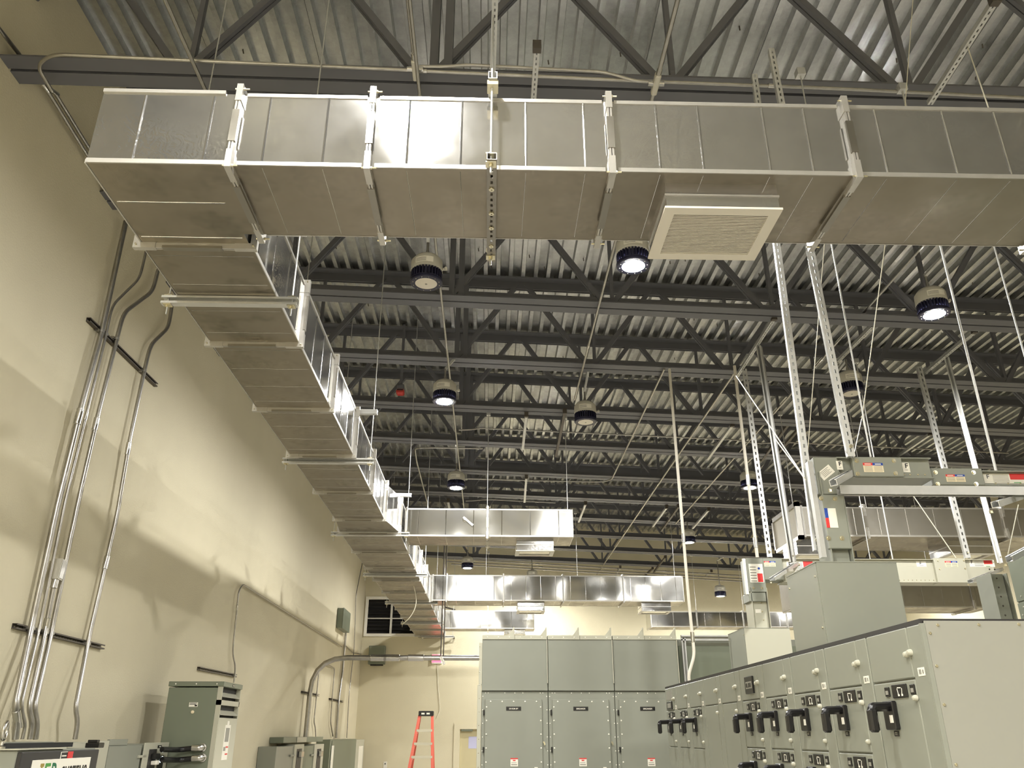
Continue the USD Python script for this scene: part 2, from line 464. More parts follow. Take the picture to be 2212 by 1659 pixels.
def section(t, axis, p0, p1, a0, a1, z0, z1, beads=(), m='galvanized', seam=True):
    """one straight duct section with its cross beads"""
    g = G()
    if axis == 'x': g.box(p0, p1, a0, a1, z0, z1)
    else: g.box(a0, a1, p0, p1, z0, z1)
    sct = obj('duct_section', g, m, t)
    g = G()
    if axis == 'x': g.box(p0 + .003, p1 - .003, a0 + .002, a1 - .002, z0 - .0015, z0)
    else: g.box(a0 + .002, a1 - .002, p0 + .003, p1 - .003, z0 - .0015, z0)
    obj('bottom_shade_sheet', g, 'galvanized_shaded', sct)  # thin added sheet that carries the painted shade of the underside
    for b in beads:
        g = G()
        for q0, q1 in (((a0, z0 + .02), (a0, z1 - .02)), ((a1, z0 + .02), (a1, z1 - .02)), ((a0 + .02, z0), (a1 - .02, z0))):
            pts = [(b, q0[0], q0[1]), (b, q1[0], q1[1])] if axis == 'x' else [(q0[0], b, q0[1]), (q1[0], b, q1[1])]
            g.tube(pts, .006 if q0[0] == q1[0] else .0025, 6)
        obj('bead', g, m, sct, smooth=50)
    if seam:
        for a in (a0, a1):
            s = -1 if a == a0 else 1
            g = G()
            if axis == 'x': g.box(p0 + .02, p1 - .02, a - .0 , a + s * .006, z0 - .004, z0 + .02)
            else: g.box(a, a + s * .006, p0 + .02, p1 - .02, z0 - .004, z0 + .02)
            obj('lock_seam', g, 'flange_steel', sct)
        g = G()
        if axis == 'x': g.box(p0 + .02, p1 - .02, a0 - .006, a0, z1 - .018, z1 + .004)
        else: g.box(a1, a1 + .006, p0 + .02, p1 - .02, z1 - .018, z1 + .004)
        obj('lock_seam', g, 'flange_steel', sct)
    return sct


def diffuser(t, x0, x1, y0, y1, ztop, zbot, slats=22):
    g = G().box(x0, x1, y0, y1, zbot, ztop)
    nk = obj('diffuser_neck', g, 'galvanized', t)
    obj('neck_bead', G().box(x0 - .006, x1 + .006, y0 - .006, y1 + .006, (ztop + zbot) / 2 - .005, (ztop + zbot) / 2 + .005), 'flange_steel', nk)
    f = .045
    g = G()
    for a in ((x0 - .012, x1 + .012, y0 - .012, y0 + f), (x0 - .012, x1 + .012, y1 - f, y1 + .012), (x0 - .012, x0 + f, y0 + f, y1 - f), (x1 - f, x1 + .012, y0 + f, y1 - f)):
        g.box(*a, zbot - .012, zbot)
    fr = obj('diffuser_frame', g, 'grille_white', nk)
    if slats:
        h = (y1 - y0 - 2 * f) / slats
        for i in range(slats):
            y = y0 + f + h * i
            g = G().bar((x0 + f, y + h * .45, zbot - .006), (x1 - f, y + h * .45, zbot - .006), h * .78, .003, side=(0, .95, .3))
            obj('slat', g, 'grille_white', fr) if False else SL_.append(g)
        gg = G()
        for q in SL_: gg.add(np.vstack(q.v), np.vstack(q.f))
        SL_.clear()
        obj('grille_slats', gg, 'grille_white', nk)
        keys(stage.GetPrimAtPath(str(nk.GetPath()) + '/grille_slats'), kind='stuff')
    return nk


SL_ = []
Y0, Y1, Z0, Z1 = 3.30, 3.91, 4.50, 4.95
fd = thing('air_duct', 'large front rectangular galvanised duct run crossing the picture below the roof', 'duct', (0, 3.6, 4.5))
# elbow at the left end
g = G()
XE0, XE1 = -2.02, -1.314
g.box(XE0, XE1, Y0, Y1, Z0, Z1)
g.box(XE0, -1.41, Y1, 4.02, Z0, Z1)
el = obj('duct_elbow', g, 'galvanized', fd)
obj('bottom_shade_sheet', G().box(XE0 + .002, XE1 - .004, Y0 + .002, Y1, Z0 - .0015, Z0).box(XE0 + .002, -1.412, Y1, 4.015, Z0 - .0015, Z0), 'galvanized_shaded', el)  # painted underside shade of the elbow, on an added sheet
for b in (-1.80, -1.45):
    g = G().tube([(b, Y0, Z0 + .02), (b - .0, Y0, Z1 - .02)], .007, 6); obj('bead', g, 'galvanized', el, smooth=50)
for b in (3.62, 3.95):
    g = G().tube([(XE0 + .02, b, Z0), (-1.43, b, Z0)], .005, 6); obj('bead', g, 'galvanized', el, smooth=50)
obj('lock_seam', G().box(XE0, XE1 - .02, Y0 - .008, Y0, Z0 - .004, Z0 + .022), 'flange_steel', el)
obj('lock_seam', G().box(XE0, XE1 - .08, Y0 - .01, Y0 + .005, Z1 - .006, Z1 + .016), 'flange_steel', el)
obj('lock_seam', G().box(XE0 - .008, XE0, Y0, 4.0, Z0 - .004, Z0 + .022), 'flange_steel', el)
FX = [-1.314, -.63, .592, 1.835, 3.08, 4.32, 5.56]
BE = [[-1.16, -.86], [-.44, -.17, .16, .46], [.84, 1.06, 1.40, 1.62], [2.00, 2.36, 2.64, 2.9], [3.35, 3.75], [4.6, 5.0]]
for i in range(6):
    section(fd, 'x', FX[i] + .012, FX[i + 1] - .012, Y0, Y1, Z0, Z1, BE[i])
for i in range(6):
    flange(fd, 'x', FX[i], Y0, Y1, Z0, Z1)
diffuser(fd, .876, 1.452, 3.385, 3.842, Z0, 4.35, 26)

ld = thing('air_duct', 'long galvanised duct running away from the camera beside the left wall', 'duct', (-1.7, 4.02, 4.5))
FY = [4.02, 5.30, 6.58, 7.85, 9.20, 10.50]
for i in range(5):
    L = FY[i + 1] - FY[i]
    section(ld, 'y', FY[i] + .012, FY[i + 1] - .012, -2.03, -1.40, Z0, Z1 + .03, [FY[i] + L * q for q in (.1, .36, .63, .88)])
for y in FY: flange(ld, 'y', y, -2.03, -1.40, Z0, Z1 + .03)
g = G()                                                              # widening piece
q0 = [(-2.03, 10.51, Z0), (-1.40, 10.51, Z0), (-1.40, 10.51, Z1 + .03), (-2.03, 10.51, Z1 + .03)]
q1 = [(-2.10, 11.25, Z0), (-1.28, 11.25, Z0), (-1.28, 11.25, Z1 + .05), (-2.10, 11.25, Z1 + .05)]
g.add(q0 + q1, [(0, 3, 2, 1), (4, 5, 6, 7), (0, 1, 5, 4), (1, 2, 6, 5), (2, 3, 7, 6), (3, 0, 4, 7)])
dtr = obj('duct_transition', g, 'galvanized', ld)
obj('bottom_shade_sheet', G().add([(a, b, c - e) for e in (0.0002, .0015) for a, b, c in (q0[0], q0[1], q1[1], q1[0])], [(3, 2, 1, 0), (4, 5, 6, 7)]), 'galvanized_shaded', dtr)  # painted underside shade of the widening piece
FY2 = [11.26, 12.54, 13.86, 15.04, 16.42, 17.6, 18.8, 20.1, 21.4, 22.7, 24.2]
for i in range(10):
    section(ld, 'y', FY2[i] + .012, FY2[i + 1] - .012, -2.10, -1.28, Z0, Z1 + .05, [FY2[i] + .4, FY2[i] + .85])
for i, y in enumerate(FY2): flange(ld, 'y', y, -2.10, -1.28, Z0, Z1 + .05, simple=i > 4)
obj('duct_end', G().box(-2.08, -1.30, 24.21, YB - .02, Z0 + .01, Z1 + .04), 'galvanized_dull', ld)

def branch(label, x0, x1, y0, y1, z0, z1, fl, diffs, m='galvanized_wavy'):
    t = thing('air_duct', label, 'duct', ((x0 + x1) / 2, y0, z0))
    e = [x0] + fl + [x1]
    for i in range(len(e) - 1):
        n = max(2, int(round((e[i + 1] - e[i]) / .36)))
        section(t, 'x', e[i] + .01, e[i + 1] - .01, y0, y1, z0, z1, [e[i] + (e[i + 1] - e[i]) * (j + .5) / n for j in range(n)], m)
    for i, f in enumerate(fl): flange(t, 'x', f, y0, y1, z0, z1, simple=y0 > 15)
    flange(t, 'x', x0 + .03, y0, y1, z0, z1, simple=True, w=.02)
    obj('end_cap', G().box(x1 - .01, x1 + .004, y0 - .004, y1 + .004, z0 - .004, z1 + .004), 'flange_steel', t)
    for d in diffs: diffuser(t, *d, slats=0)
    return t

def dx(px, py, y): return at(px, py, y=y)[0]
b1 = branch('first short branch duct off the long left duct, with a spin handle on its face', -1.24, 1.19, 11.5, 12.1, 4.5, 4.90, [dx(1053, 1130, 11.5)],
            [(dx(1116, 1185, 11.6), dx(1196, 1185, 11.6), 11.62, 11.98, 4.5, 4.33)])
g = G(); o = np.array((dx(1004, 1123, 11.5), 11.5, at(1004, 1123, y=11.5)[2]))
g.lathe([(0, 0), (.035, 0), (.035, -.02), (.014, -.03), (.014, -.05), (0, -.05)], o, (0, 1, 0), 12); g.bar(o + (-.02, -.045, .03), o + (.12, -.045, -.09), .03, .008, side=(.6, 0, .8))
obj('damper_handle', g, 'cast_steel', b1)
b2 = branch('long bright branch duct above the switchgear, second off the long left duct', -1.24, dx(1476, 1270, 17.5), 17.5, 18.2, 4.49, 5.02, [dx(q, 1270, 17.5) for q in (965, 1088, 1216, 1346)],
            [(dx(1118, 1305, 17.6), dx(1176, 1305, 17.6), 17.62, 18.08, 4.49, 4.31), (dx(1386, 1305, 17.6), dx(1449, 1305, 17.6), 17.62, 18.08, 4.49, 4.31)])
b3 = branch('short branch duct nearest the end wall, ending left of the switchgear top', -1.24, dx(1155, 1340, 22.3), 22.3, 22.9, 4.48, 4.94, [dx(1054, 1340, 22.3)], [(dx(1090, 1362, 22.4), dx(1134, 1362, 22.4), 22.42, 22.8, 4.48, 4.36)])
b4 = branch('dark reflecting far duct just above the top of the switchgear at the right', dx(1404, 1340, 21.5), 9.6, 21.5, 22.1, at(1450, 1354, y=21.5)[2], at(1450, 1321, y=21.5)[2], [dx(q, 1340, 21.5) for q in (1506, 1606, 1700)], [])
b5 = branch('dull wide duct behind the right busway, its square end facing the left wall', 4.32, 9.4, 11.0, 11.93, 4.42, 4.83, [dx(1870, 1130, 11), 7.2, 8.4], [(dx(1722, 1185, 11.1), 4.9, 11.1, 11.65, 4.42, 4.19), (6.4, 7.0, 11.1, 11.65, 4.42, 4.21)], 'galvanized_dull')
g = G()
for a in ((10.95, 11.0), (11.93, 11.98)): g.box(4.25, 4.32, a[0], a[1], 4.37, 4.89)
for a in ((4.37, 4.42), (4.83, 4.89)): g.box(4.25, 4.32, 10.95, 11.98, a[0], a[1])
obj('end_frame', g, 'flange_steel', b5)
obj('end_panel', G().box(4.28, 4.32, 11.0, 11.93, 4.42, 4.83), 'grille_white', b5)
zz = ZB6 = at(2040, 1250, y=14)[2]
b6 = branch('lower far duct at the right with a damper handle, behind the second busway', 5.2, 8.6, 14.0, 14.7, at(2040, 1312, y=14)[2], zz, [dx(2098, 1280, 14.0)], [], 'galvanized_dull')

# small stack of trapeze hangers under the long duct
TR = [(4.64, -2.13, -1.26), (7.97, -2.13, -1.20), (11.26, -2.22, -1.13), (14.41, -2.22, -1.10), (17.7, -2.22, -1.10), (21.1, -2.22, -1.12), (24.17, -1.94, -1.0)]
TL = ['nearest', 'second', 'third', 'fourth', 'fifth', 'sixth', 'farthest']
for i, (y, xa, xb) in enumerate(TR):
    t = thing('duct_hanger', '%s strut trapeze with two rods under the long left duct' % TL[i], 'hanger', ((xa + xb) / 2, y, 4.44), 'trapeze hangers under the long duct')
    zc = 4.5 - .004 - .028
    obj('strut_channel', G().strut((xa, y, zc), (xb, y, zc), (0, -1, 0), w=.056, h=.05, slots=0), 'strut_steel', t)
    for xx in (xa + .04, xb - .04):
        k = min(range(12), key=lambda q: abs(JY[q] - y))
        g = G().tube([(xx, y, 4.37), (xx, y, zchord(k, xx) + .05 if abs(JY[k] - y) < .2 else zdeck(xx, y))], .0055, 8)
        r = obj('rod', g, 'strut_steel', t, smooth=50)
        for sg in (-1, 1):
            zn = zc + sg * .028
            obj('nut', G().box(xx - .025, xx + .025, y - .024, y + .024, zn, zn + sg * .007).hexbolt((xx, y, zn + sg * .007), (0, 0, sg), .012, .012), 'zinc_bolt', r)
    zu = Z1 + (.03 if y < 10 else .05) + .03
    obj('top_strut', G().strut((xa, y, zu), (xb, y, zu), (0, 0, 1), w=.05, h=.05), 'strut_steel', t)

# hanger of the front duct run: a strut beneath it, two rods and the strut they hang from
t = thing('duct_hanger', 'slotted strut and rod hanger holding the front duct run, in the middle of the picture', 'hanger', (-.012, 3.6, 4.4), 'trapeze hangers under the long duct' if False else None)
xs = -.012; zc = Z0 - .003 - .0205
obj('strut_channel', G().strut((xs, 3.17, zc), (xs, 4.10, zc), (0, 0, 1), w=.05, h=.041, slots=.048), 'strut_front', t)
g = G()
for k in (0.1, .24, .33, .45): g.lathe([(.004, 0), (.014, 0), (.014, -.008), (.004, -.008)], (xs, 3.25 + k * 1.5, zc - .0205), (0, 0, 1), 12)
obj('washer', g, 'zinc_bolt', t)
for yy in (3.2, 4.04):
    r = obj('rod', G().tube([(xs - .004, yy, 4.40), (xs - .004, yy, 5.06 if yy < 3.5 else 7.6)], .0065, 8), 'strut_steel', t, smooth=50)
    for sg in (-1, 1):
        obj('nut', G().box(xs - .03, xs + .022, yy - .022, yy + .022, zc + sg * .022, zc + sg * .03).hexbolt((xs - .004, yy, zc + sg * .03), (0, 0, sg), .012, .014), 'zinc_bolt', r)
# ------------------------------------------------------------------ high-bay lamps
def lamp(name, label, x, y, z, lit, top):
    """z: the lens; top: where the stem ends"""
    t = thing(name, label, 'lamp', (x, y, z), 'round high-bay lamps')
    g = G()
    g.lathe([(0, .300), (.06, .300), (.115, .282), (.152, .235), (.155, .13), (.14, .122), (.06, .120), (0, .12)], (x, y, z), n=28)
    obj('driver_housing', g, 'lamp_body', t, smooth=40)
    g = G()
    a = np.linspace(-2.25, -1.1, 7)
    g.sheet([[(x + 0.1575 * math.cos(q), y + 0.1575 * math.sin(q), z + h) for q in a] for h in (.155, .215)])
    pl = obj('rating_plate', g, 'label_white', t)
    g = G()
    for k in range(3):
        g.sheet([[(x + 0.1585 * math.cos(q), y + 0.1585 * math.sin(q), z + h) for q in np.linspace(-2.2, -1.55, 5)] for h in (.165 + k * .014, .171 + k * .014)])
    obj('plate_text', g, 'label_grey', pl)
    pr, n = [], 30
    for i in range(n):
        for w, r in ((0, .120), (.35, .120), (.45, .152), (.9, .152)):
            q = (i + w) * 2 * math.pi / n; pr.append((r * math.cos(q), r * math.sin(q)))
    g = G().extr(pr, (x, y, z + .03), (x, y, z + .12), (1, 0, 0), (0, 1, 0))
    obj('heat_sink', g, 'lamp_fin', t)
    g = G().lathe([(.152, .034), (.157, .026), (.157, .004), (.148, -.004), (.106, -.004), (.106, .006), (.12, .034)], (x, y, z), n=32)
    bz = obj('bezel', g, 'lamp_fin', t, smooth=30)
    g = G()
    for i in range(12):
        q = (i + .5) * math.pi / 6; g.dome((x + .129 * math.cos(q), y + .129 * math.sin(q), z - .004), (0, 0, -1), .005, .003)
    keys(obj('screw_ring', g, 'zinc_bolt', bz), kind='stuff')
    g = G().lathe([(.107, .003), (.107, -.003), (.06, -.008), (0, -.009)], (x, y, z), n=28)
    obj('lens', g, 'lamp_lit' if lit else 'lamp_unlit', t, smooth=40)
    if not lit:
        obj('lens_badge', G().lathe([(.012, -.0085), (.012, -.0115), (0, -.0115)], (x, y, z), n=10), 'label_grey', t)
    g = G().lathe([(.03, .295), (.03, .325), (.018, .33), (.018, .36)], (x, y, z), n=12).tube([(x, y, z + .29), (x, y, top)], .0135, 10)
    obj('stem', g, 'conduit_steel', t, smooth=40)
    g = G().bar((x + .15, y, z + .16), (x + .2, y, z + .16), .02, .02).lathe([(0, 0), (.014, 0), (.014, .02), (0, .02)], (x + .185, y - .01, z + .16), (0, -1, 0), 8)
    obj('bracket_knob', g, 'lamp_body', t)
    k = min(range(12), key=lambda q: abs(JY[q] - y))
    d = JY[k] - y
    e = (x, JY[k] - (.1 if d > 0 else -.1), zchord(k, x) + .012)
    if abs(d) < .12: e = (x + .12, y, zchord(k, x) + .012)
    if y < 3 or x > 8: e = (x + .12, y, top - .01)
    obj('support_arm', G().bar((x, y, top - .01), e, .03, .03), 'strut_steel', t)
    return t


LP = [(-.645, 6.815, 5.9, 0, 'unlit high-bay lamp just under the front duct run, with dark finned ring'),
      (-.62, 9.85, 5.9, 1, 'lit high-bay lamp nearest the long left duct, first of its column'),
      (-.615, 13.9, 5.9, 1, 'lit high-bay lamp above the first branch duct'),
      (-.59, 21.4, 5.9, 1, 'small far lit lamp over the bright branch duct'),
      (1.304, 6.45, 5.9, 1, 'lit high-bay lamp beside the white grille of the front duct run'),
      (1.313, 10.55, 5.9, 0, 'unlit high-bay lamp with a dark finned ring hanging in the middle of the roof'),
      (4.583, 7.31, 5.9, 1, 'brightest lit high-bay lamp at the upper right below the front duct run'),
      (4.6, 9.43, 5.9, 0, 'unlit high-bay lamp at the right between the hanging slotted struts'),
      (4.58, 13.75, 5.9, 1, 'lit lamp right behind the white conduit and slotted strut of the far busway'),
      (4.51, 18.2, 5.9, 1, 'lit lamp in front of the far joists, left of the second busway elbow'),
      (6.35, 22.6, 5.39, 1, 'lit far lamp hanging lowest, on a long stem before the end wall')]
for x, y, z, lit, lab in LP:
    k = min(range(12), key=lambda q: abs(JY[q] - y))
    lamp('high_bay_lamp', lab, x, y, z, lit, 6.38)
# unseen lamps above or behind the picture; some added to brighten the left wall
HID = [(-.63, 1.9, 6.15, 'lit lamp just above the picture, shining on the front duct left of its middle hanger'), (-2.4, -.6, 5.9, 'added fill lamp behind the camera, close to the left wall'),
       (-2.4, -2.8, 5.9, 'added fill lamp far behind the camera, close to the left wall'), (1.31, -3.4, 5.9, 'lit lamp behind the camera, right of its middle'), (-.63, -4.4, 5.9, 'lit lamp far behind the camera, left of its middle'),
       (1.31, -6.0, 5.9, 'lit lamp farthest behind the camera'), (8.2, 4.0, 5.9, 'lit lamp beyond the right picture edge, level with the nearest joist'), (9.5, 16.5, 5.9, 'lit lamp beyond the right picture edge, deep in the hall'),
       (1.31, 18.8, 5.9, 'lit lamp hidden behind the first branch duct, right of its middle'), (1.2, 23.2, 5.9, 'lit lamp hidden behind the long branch duct, near the end wall'), (-.63, -1.2, 5.9, 'added fill lamp just behind the camera, left of its middle'),
       (8.2, -3.0, 5.9, 'lit lamp behind the camera, far to the right'), (10.8, 22.0, 5.9, 'lit lamp near the far right corner, outside the picture')]
for x, y, z, lab in HID:
    lamp('high_bay_lamp', lab, x, y, z, 1, 6.5 if z > 6 else 6.38)
# ------------------------------------------------------------------ motor control centre at the right
MX, MZ, MY0, MP = 1.71, 2.32, 3.29, 0.5065
MB_ = 2.225


def mcc(i, label, kind):
    y0, y1 = MY0 + MP * i, MY0 + MP * (i + 1)
    t = thing('control_cabinet', label, 'cabinet', (1.96, (y0 + y1) / 2, 0), 'row of control cabinets')
    obj('body', G().box(MX + .014, MB_, y0 + .001, y1 - .001, 0.02, MZ - .012), 'cabinet_end' if i == 0 else 'cabinet_grey', t)
    g = G().box(MX + .004, MB_, y0, y1, MZ - .006, MZ + .004).box(MX + .004, MX + .014, y0, y1, MZ - .016, MZ - .006)
    obj('top_plate', g, 'black_paint', t)
    def panel(name, ya, yb, za, zb, m='cabinet_grey', x=MX):
        return obj(name, G().cbox(x, x + .016, ya, yb, za, zb, .004), m, t)
    panel('wireway_cover', y0 + .006, y0 + .119, .12, MZ - .016)
    top = panel('top_door', y0 + .124, y1 - .006, 2.110, MZ - .016)
    g = G()
    for yy, zz in ((y0 + .108, 2.205), (y0 + .14, 2.20)): g.lathe([(.013, 0), (.013, .008), (.009, .018), (0, .02)], (MX, yy, zz), (-1, 0, 0), 12)
    obj('latch', g, 'cabinet_light', top, smooth=40)
    st = obj('sticker', G().cbox(MX - .0015, MX, y0 + .028, y0 + .083, 2.112, 2.144, .0007), 'label_white', t)
    obj('sticker_print', G().box(MX - .002, MX - .0015, y0 + .055, y0 + .073, 2.119, 2.137).box(MX - .002, MX - .0015, y0 + .036, y0 + .046, 2.12, 2.135), 'label_grey', st)
    def breaker(ztop, zbot, name='breaker_door', grip=True):
        d = panel(name, y0 + .124, y1 - .006, zbot, ztop)
        dz = ztop - 2.104
        pl = obj('nameplate', G().cbox(MX - .006, MX, y0 + .195, y0 + .325, 2.040 + dz, 2.092 + dz, .002), 'black_plastic', d)
        g = G()
        for yy in (.238, .268):
            g.bar((MX - .0068, y0 + yy, 2.052 + dz), (MX - .0068, y0 + yy + (.006 if yy > .25 else -.006), 2.076 + dz), .004, .001, side=(0, 1, 0))
            g.box(MX - .0072, MX - .006, y0 + yy - .008, y0 + yy + .005, 2.046 + dz, 2.054 + dz)
        g.bar((MX - .0068, y0 + .24, 2.078 + dz), (MX - .0068, y0 + .272, 2.079 + dz), .004, .001, side=(0, 0, 1))
        obj('padlock_mark', g, 'label_white', pl)
        for ya, yb in ((.352, .392), (.128, .166)):
            b = obj('indicator', G().cbox(MX - .006, MX, y0 + ya, y0 + yb, 2.048 + dz, 2.086 + dz, .002), 'black_plastic', d)
            obj('indicator_print', G().box(MX - .0066, MX - .006, y0 + ya + .008, y0 + yb - .008, 2.056 + dz, 2.072 + dz), 'label_grey', b)
        obj('door_latch', G().lathe([(.012, 0), (.012, .008), (.008, .018), (0, .02)], (MX, y0 + .13, 2.034 + dz), (-1, 0, 0), 12), 'cabinet_light', d, smooth=40)
        if grip:
            h = obj('handle', G().cbox(MX - .022, MX, y0 + .312, y0 + .405, 1.918 + dz, 2.03 + dz, .004), 'black_plastic', d)
            obj('handle_sticker', G().box(MX - .0225, MX - .022, y0 + .32, y0 + .352, 1.945 + dz, 1.975 + dz), 'label_white', h)
            g = G().tube(bend([(MX - .01, y0 + .35, 2.008 + dz), (MX - .105, y0 + .318, 2.006 + dz), (MX - .112, y0 + .314, 1.98 + dz)], .02), .019, 10)
            g.cbox(MX - .13, MX - .095, y0 + .288, y0 + .33, 1.908 + dz, 2.0 + dz, .009)
            obj('lever', g, 'black_plastic', h)
            obj('small_plate', G().cbox(MX - .004, MX, y0 + .335, y0 + .375, 1.893 + dz, 1.914 + dz, .0015), 'black_plastic', d)
            obj('small_plate_print', G().box(MX - .0046, MX - .004, y0 + .345, y0 + .365, 1.899 + dz, 1.902 + dz).box(MX - .0046, MX - .004, y0 + .345, y0 + .365, 1.905 + dz, 1.909 + dz), 'label_grey', d)
        obj('lower_latch', G().lathe([(.011, 0), (.011, .008), (.007, .016), (0, .018)], (MX, y0 + .13, zbot + .045), (-1, 0, 0), 12), 'cabinet_light', d, smooth=40)
    if kind == 'tall':
        breaker(2.104, 1.2)
        panel('lower_door', y0 + .124, y1 - .006, .12, 1.194)
    elif kind in ('two', 'meter'):
        breaker(2.104, 1.825); breaker(1.819, 1.55); breaker(1.544, 1.27); panel('lower_door', y0 + .124, y1 - .006, .12, 1.264)
        if kind == 'meter':
            m = obj('meter', G().cbox(MX - .012, MX, y0 + .20, y0 + .37, 2.145, 2.25, .003), 'black_plastic', t)
            g = G().box(MX - .0128, MX - .012, y0 + .215, y0 + .345, 2.175, 2.218)
            obj('meter_display', g, 'label_grey', m)
            obj('meter_digits', G().text('0.00', .026, (MX - .013, y0 + .34, 2.183), (0, -1, 0), (0, 0, 1), maxw=.11), 'black_plastic', m)
    elif kind == 'blank':
        panel('blank_door', y0 + .124, y1 - .006, .12, 2.104)
        obj('door_latch', G().lathe([(.012, 0), (.012, .008), (.008, .018), (0, .02)], (MX, y0 + .13, 2.05), (-1, 0, 0), 12), 'cabinet_light', t, smooth=40)
    elif kind == 'far':
        breaker(2.104, 1.80); panel('lower_door', y0 + .124, y1 - .006, .12, 1.794)
    elif kind == 'label':
        breaker(2.104, 1.80); panel('lower_door', y0 + .124, y1 - .006, .12, 1.794)
        obj('warning_plate', G().box(MX - .002, MX, y0 + .2, y0 + .42, 2.2, 2.28), 'label_grey', t)
        k = obj('meter', G().cbox(MX - .01, MX, y0 + .2, y0 + .42, 2.115, 2.185, .003), 'black_plastic', t)
        obj('meter_display', G().box(MX - .011, MX - .01, y0 + .24, y0 + .38, 2.13, 2.17), 'label_grey', k)
    if i == 0:                                                       # bolted end sheet towards the camera
        e = obj('end_panel', G().cbox(MX + .016, MB_ + .05, y0 - .006, y0, .05, MZ - .004, .002), 'cabinet_end', t)
        for xx, zz in [(1.779, 2.311 - .012), (1.945, 2.301), (2.107, 2.303)] + [(1.742, z) for z in (2.268, 2.145, 2.005, 1.797, 1.6)]:
            obj('screw', G().lathe([(.0065, 0), (.005, .004), (0, .0045)], (xx, y0 - .006, zz), (0, -1, 0), 10), 'zinc_bolt', e, smooth=40)
        obj('corner_trim', G().box(MX - .002, MX + .016, y0 - .008, y0 + .005, .05, MZ - .014), 'cabinet_grey', t)
    return t


ML = [('tall', 'nearest control cabinet, its long bolted end panel facing the camera'), ('two', 'second control cabinet from the near end, two black lever handles'), ('two', 'third control cabinet from the near end, below the big box'),
      ('two', 'fourth control cabinet from the near end, with black lever handle'), ('meter', 'control cabinet with the square black meter on its top door'), ('blank', 'blank-fronted control cabinet just beyond the one with the meter'),
      ('blank', 'second blank-fronted control cabinet, beside the far pair of levers'), ('far', 'control cabinet with a lever handle beyond the blank fronts'), ('far', 'last but one control cabinet of the row, with a lever handle'),
      ('label', 'farthest control cabinet of the row, with a grey warning plate')]
for i, (k, l) in enumerate(ML): mcc(i, l, k)


def pull_box(label, x0, x1, y0, y1, z1, m='cabinet_grey', front='cabinet_light', z0=MZ + .004):
    t = thing('pull_box', label, 'box', ((x0 + x1) / 2, (y0 + y1) / 2, z0))
    obj('body', G().cbox(x0 + .004, x1, y0 + .004, y1, z0, z1 - .003, .003), m, t)
    obj('front_panel', G().cbox(x0 + .001, x1 + .002, y0 - .002, y0 + .004, z0 + .002, z1, .001), front, t)
    obj('side_panel', G().cbox(x0 - .002, x0 + .004, y0 + .006, y1, z0 + .002, z1, .001), m, t)
    obj('lid', G().box(x0 - .004, x1 + .004, y0 - .004, y1 + .002, z1 - .002, z1 + .004), m, t)
    for yy, zz in ((y0 + .03, z1 - .07), (y1 - .03, z1 - .07), (y0 + .03, z0 + .09)):
        obj('screw', G().lathe([(.006, 0), (.005, .005), (0, .006)], (x0 - .002, yy, zz), (-1, 0, 0), 10), 'zinc_bolt', t, smooth=40)
    return t


pull_box('big grey pull box standing on the near part of the control cabinets, under the busway', 1.746, 2.18, 4.32, 4.78, 2.749, 'cabinet_grey', 'cabinet_grey')
pull_box('farther tall box behind the row of control cabinets, its front pale grey', 2.794, at(1705, 1358, y=9.152)[0], 9.152, 9.79, 2.972, 'cabinet_grey', 'cabinet_light', z0=0.0)

# tall riveted green-grey enclosure at the right edge, behind the row
t = thing('green_enclosure', 'tall riveted green-grey enclosure at the right picture edge behind the cabinets', 'cabinet', (4.1, 4.8, 0))
gx, GY = at(2173, 1203, y=5.6)[0], 5.6
gz = at(2173, 1203, y=5.6)[2]
obj('body', G().cbox(gx + .006, gx + 1.1, 3.9, GY, 0, gz - .01, .006), 'cabinet_green', t)
obj('side_panel', G().cbox(gx, gx + .006, 3.92, GY, .05, gz - .32, .002), 'cabinet_green', t)
obj('upper_panel', G().cbox(gx, gx + .006, 3.92, GY, gz - .31, gz, .002), 'cabinet_green', t)
g = G()
for k in range(12):
    for z in (gz - .35, gz - .28): g.dome((gx, GY - .06 - k * .14, z), (-1, 0, 0), .007, .004)
for k in range(8): g.dome((gx, GY - .03, gz - .4 - k * .12), (-1, 0, 0), .007, .004)
keys(obj('rivet_row', g, 'cabinet_light', t), kind='stuff')

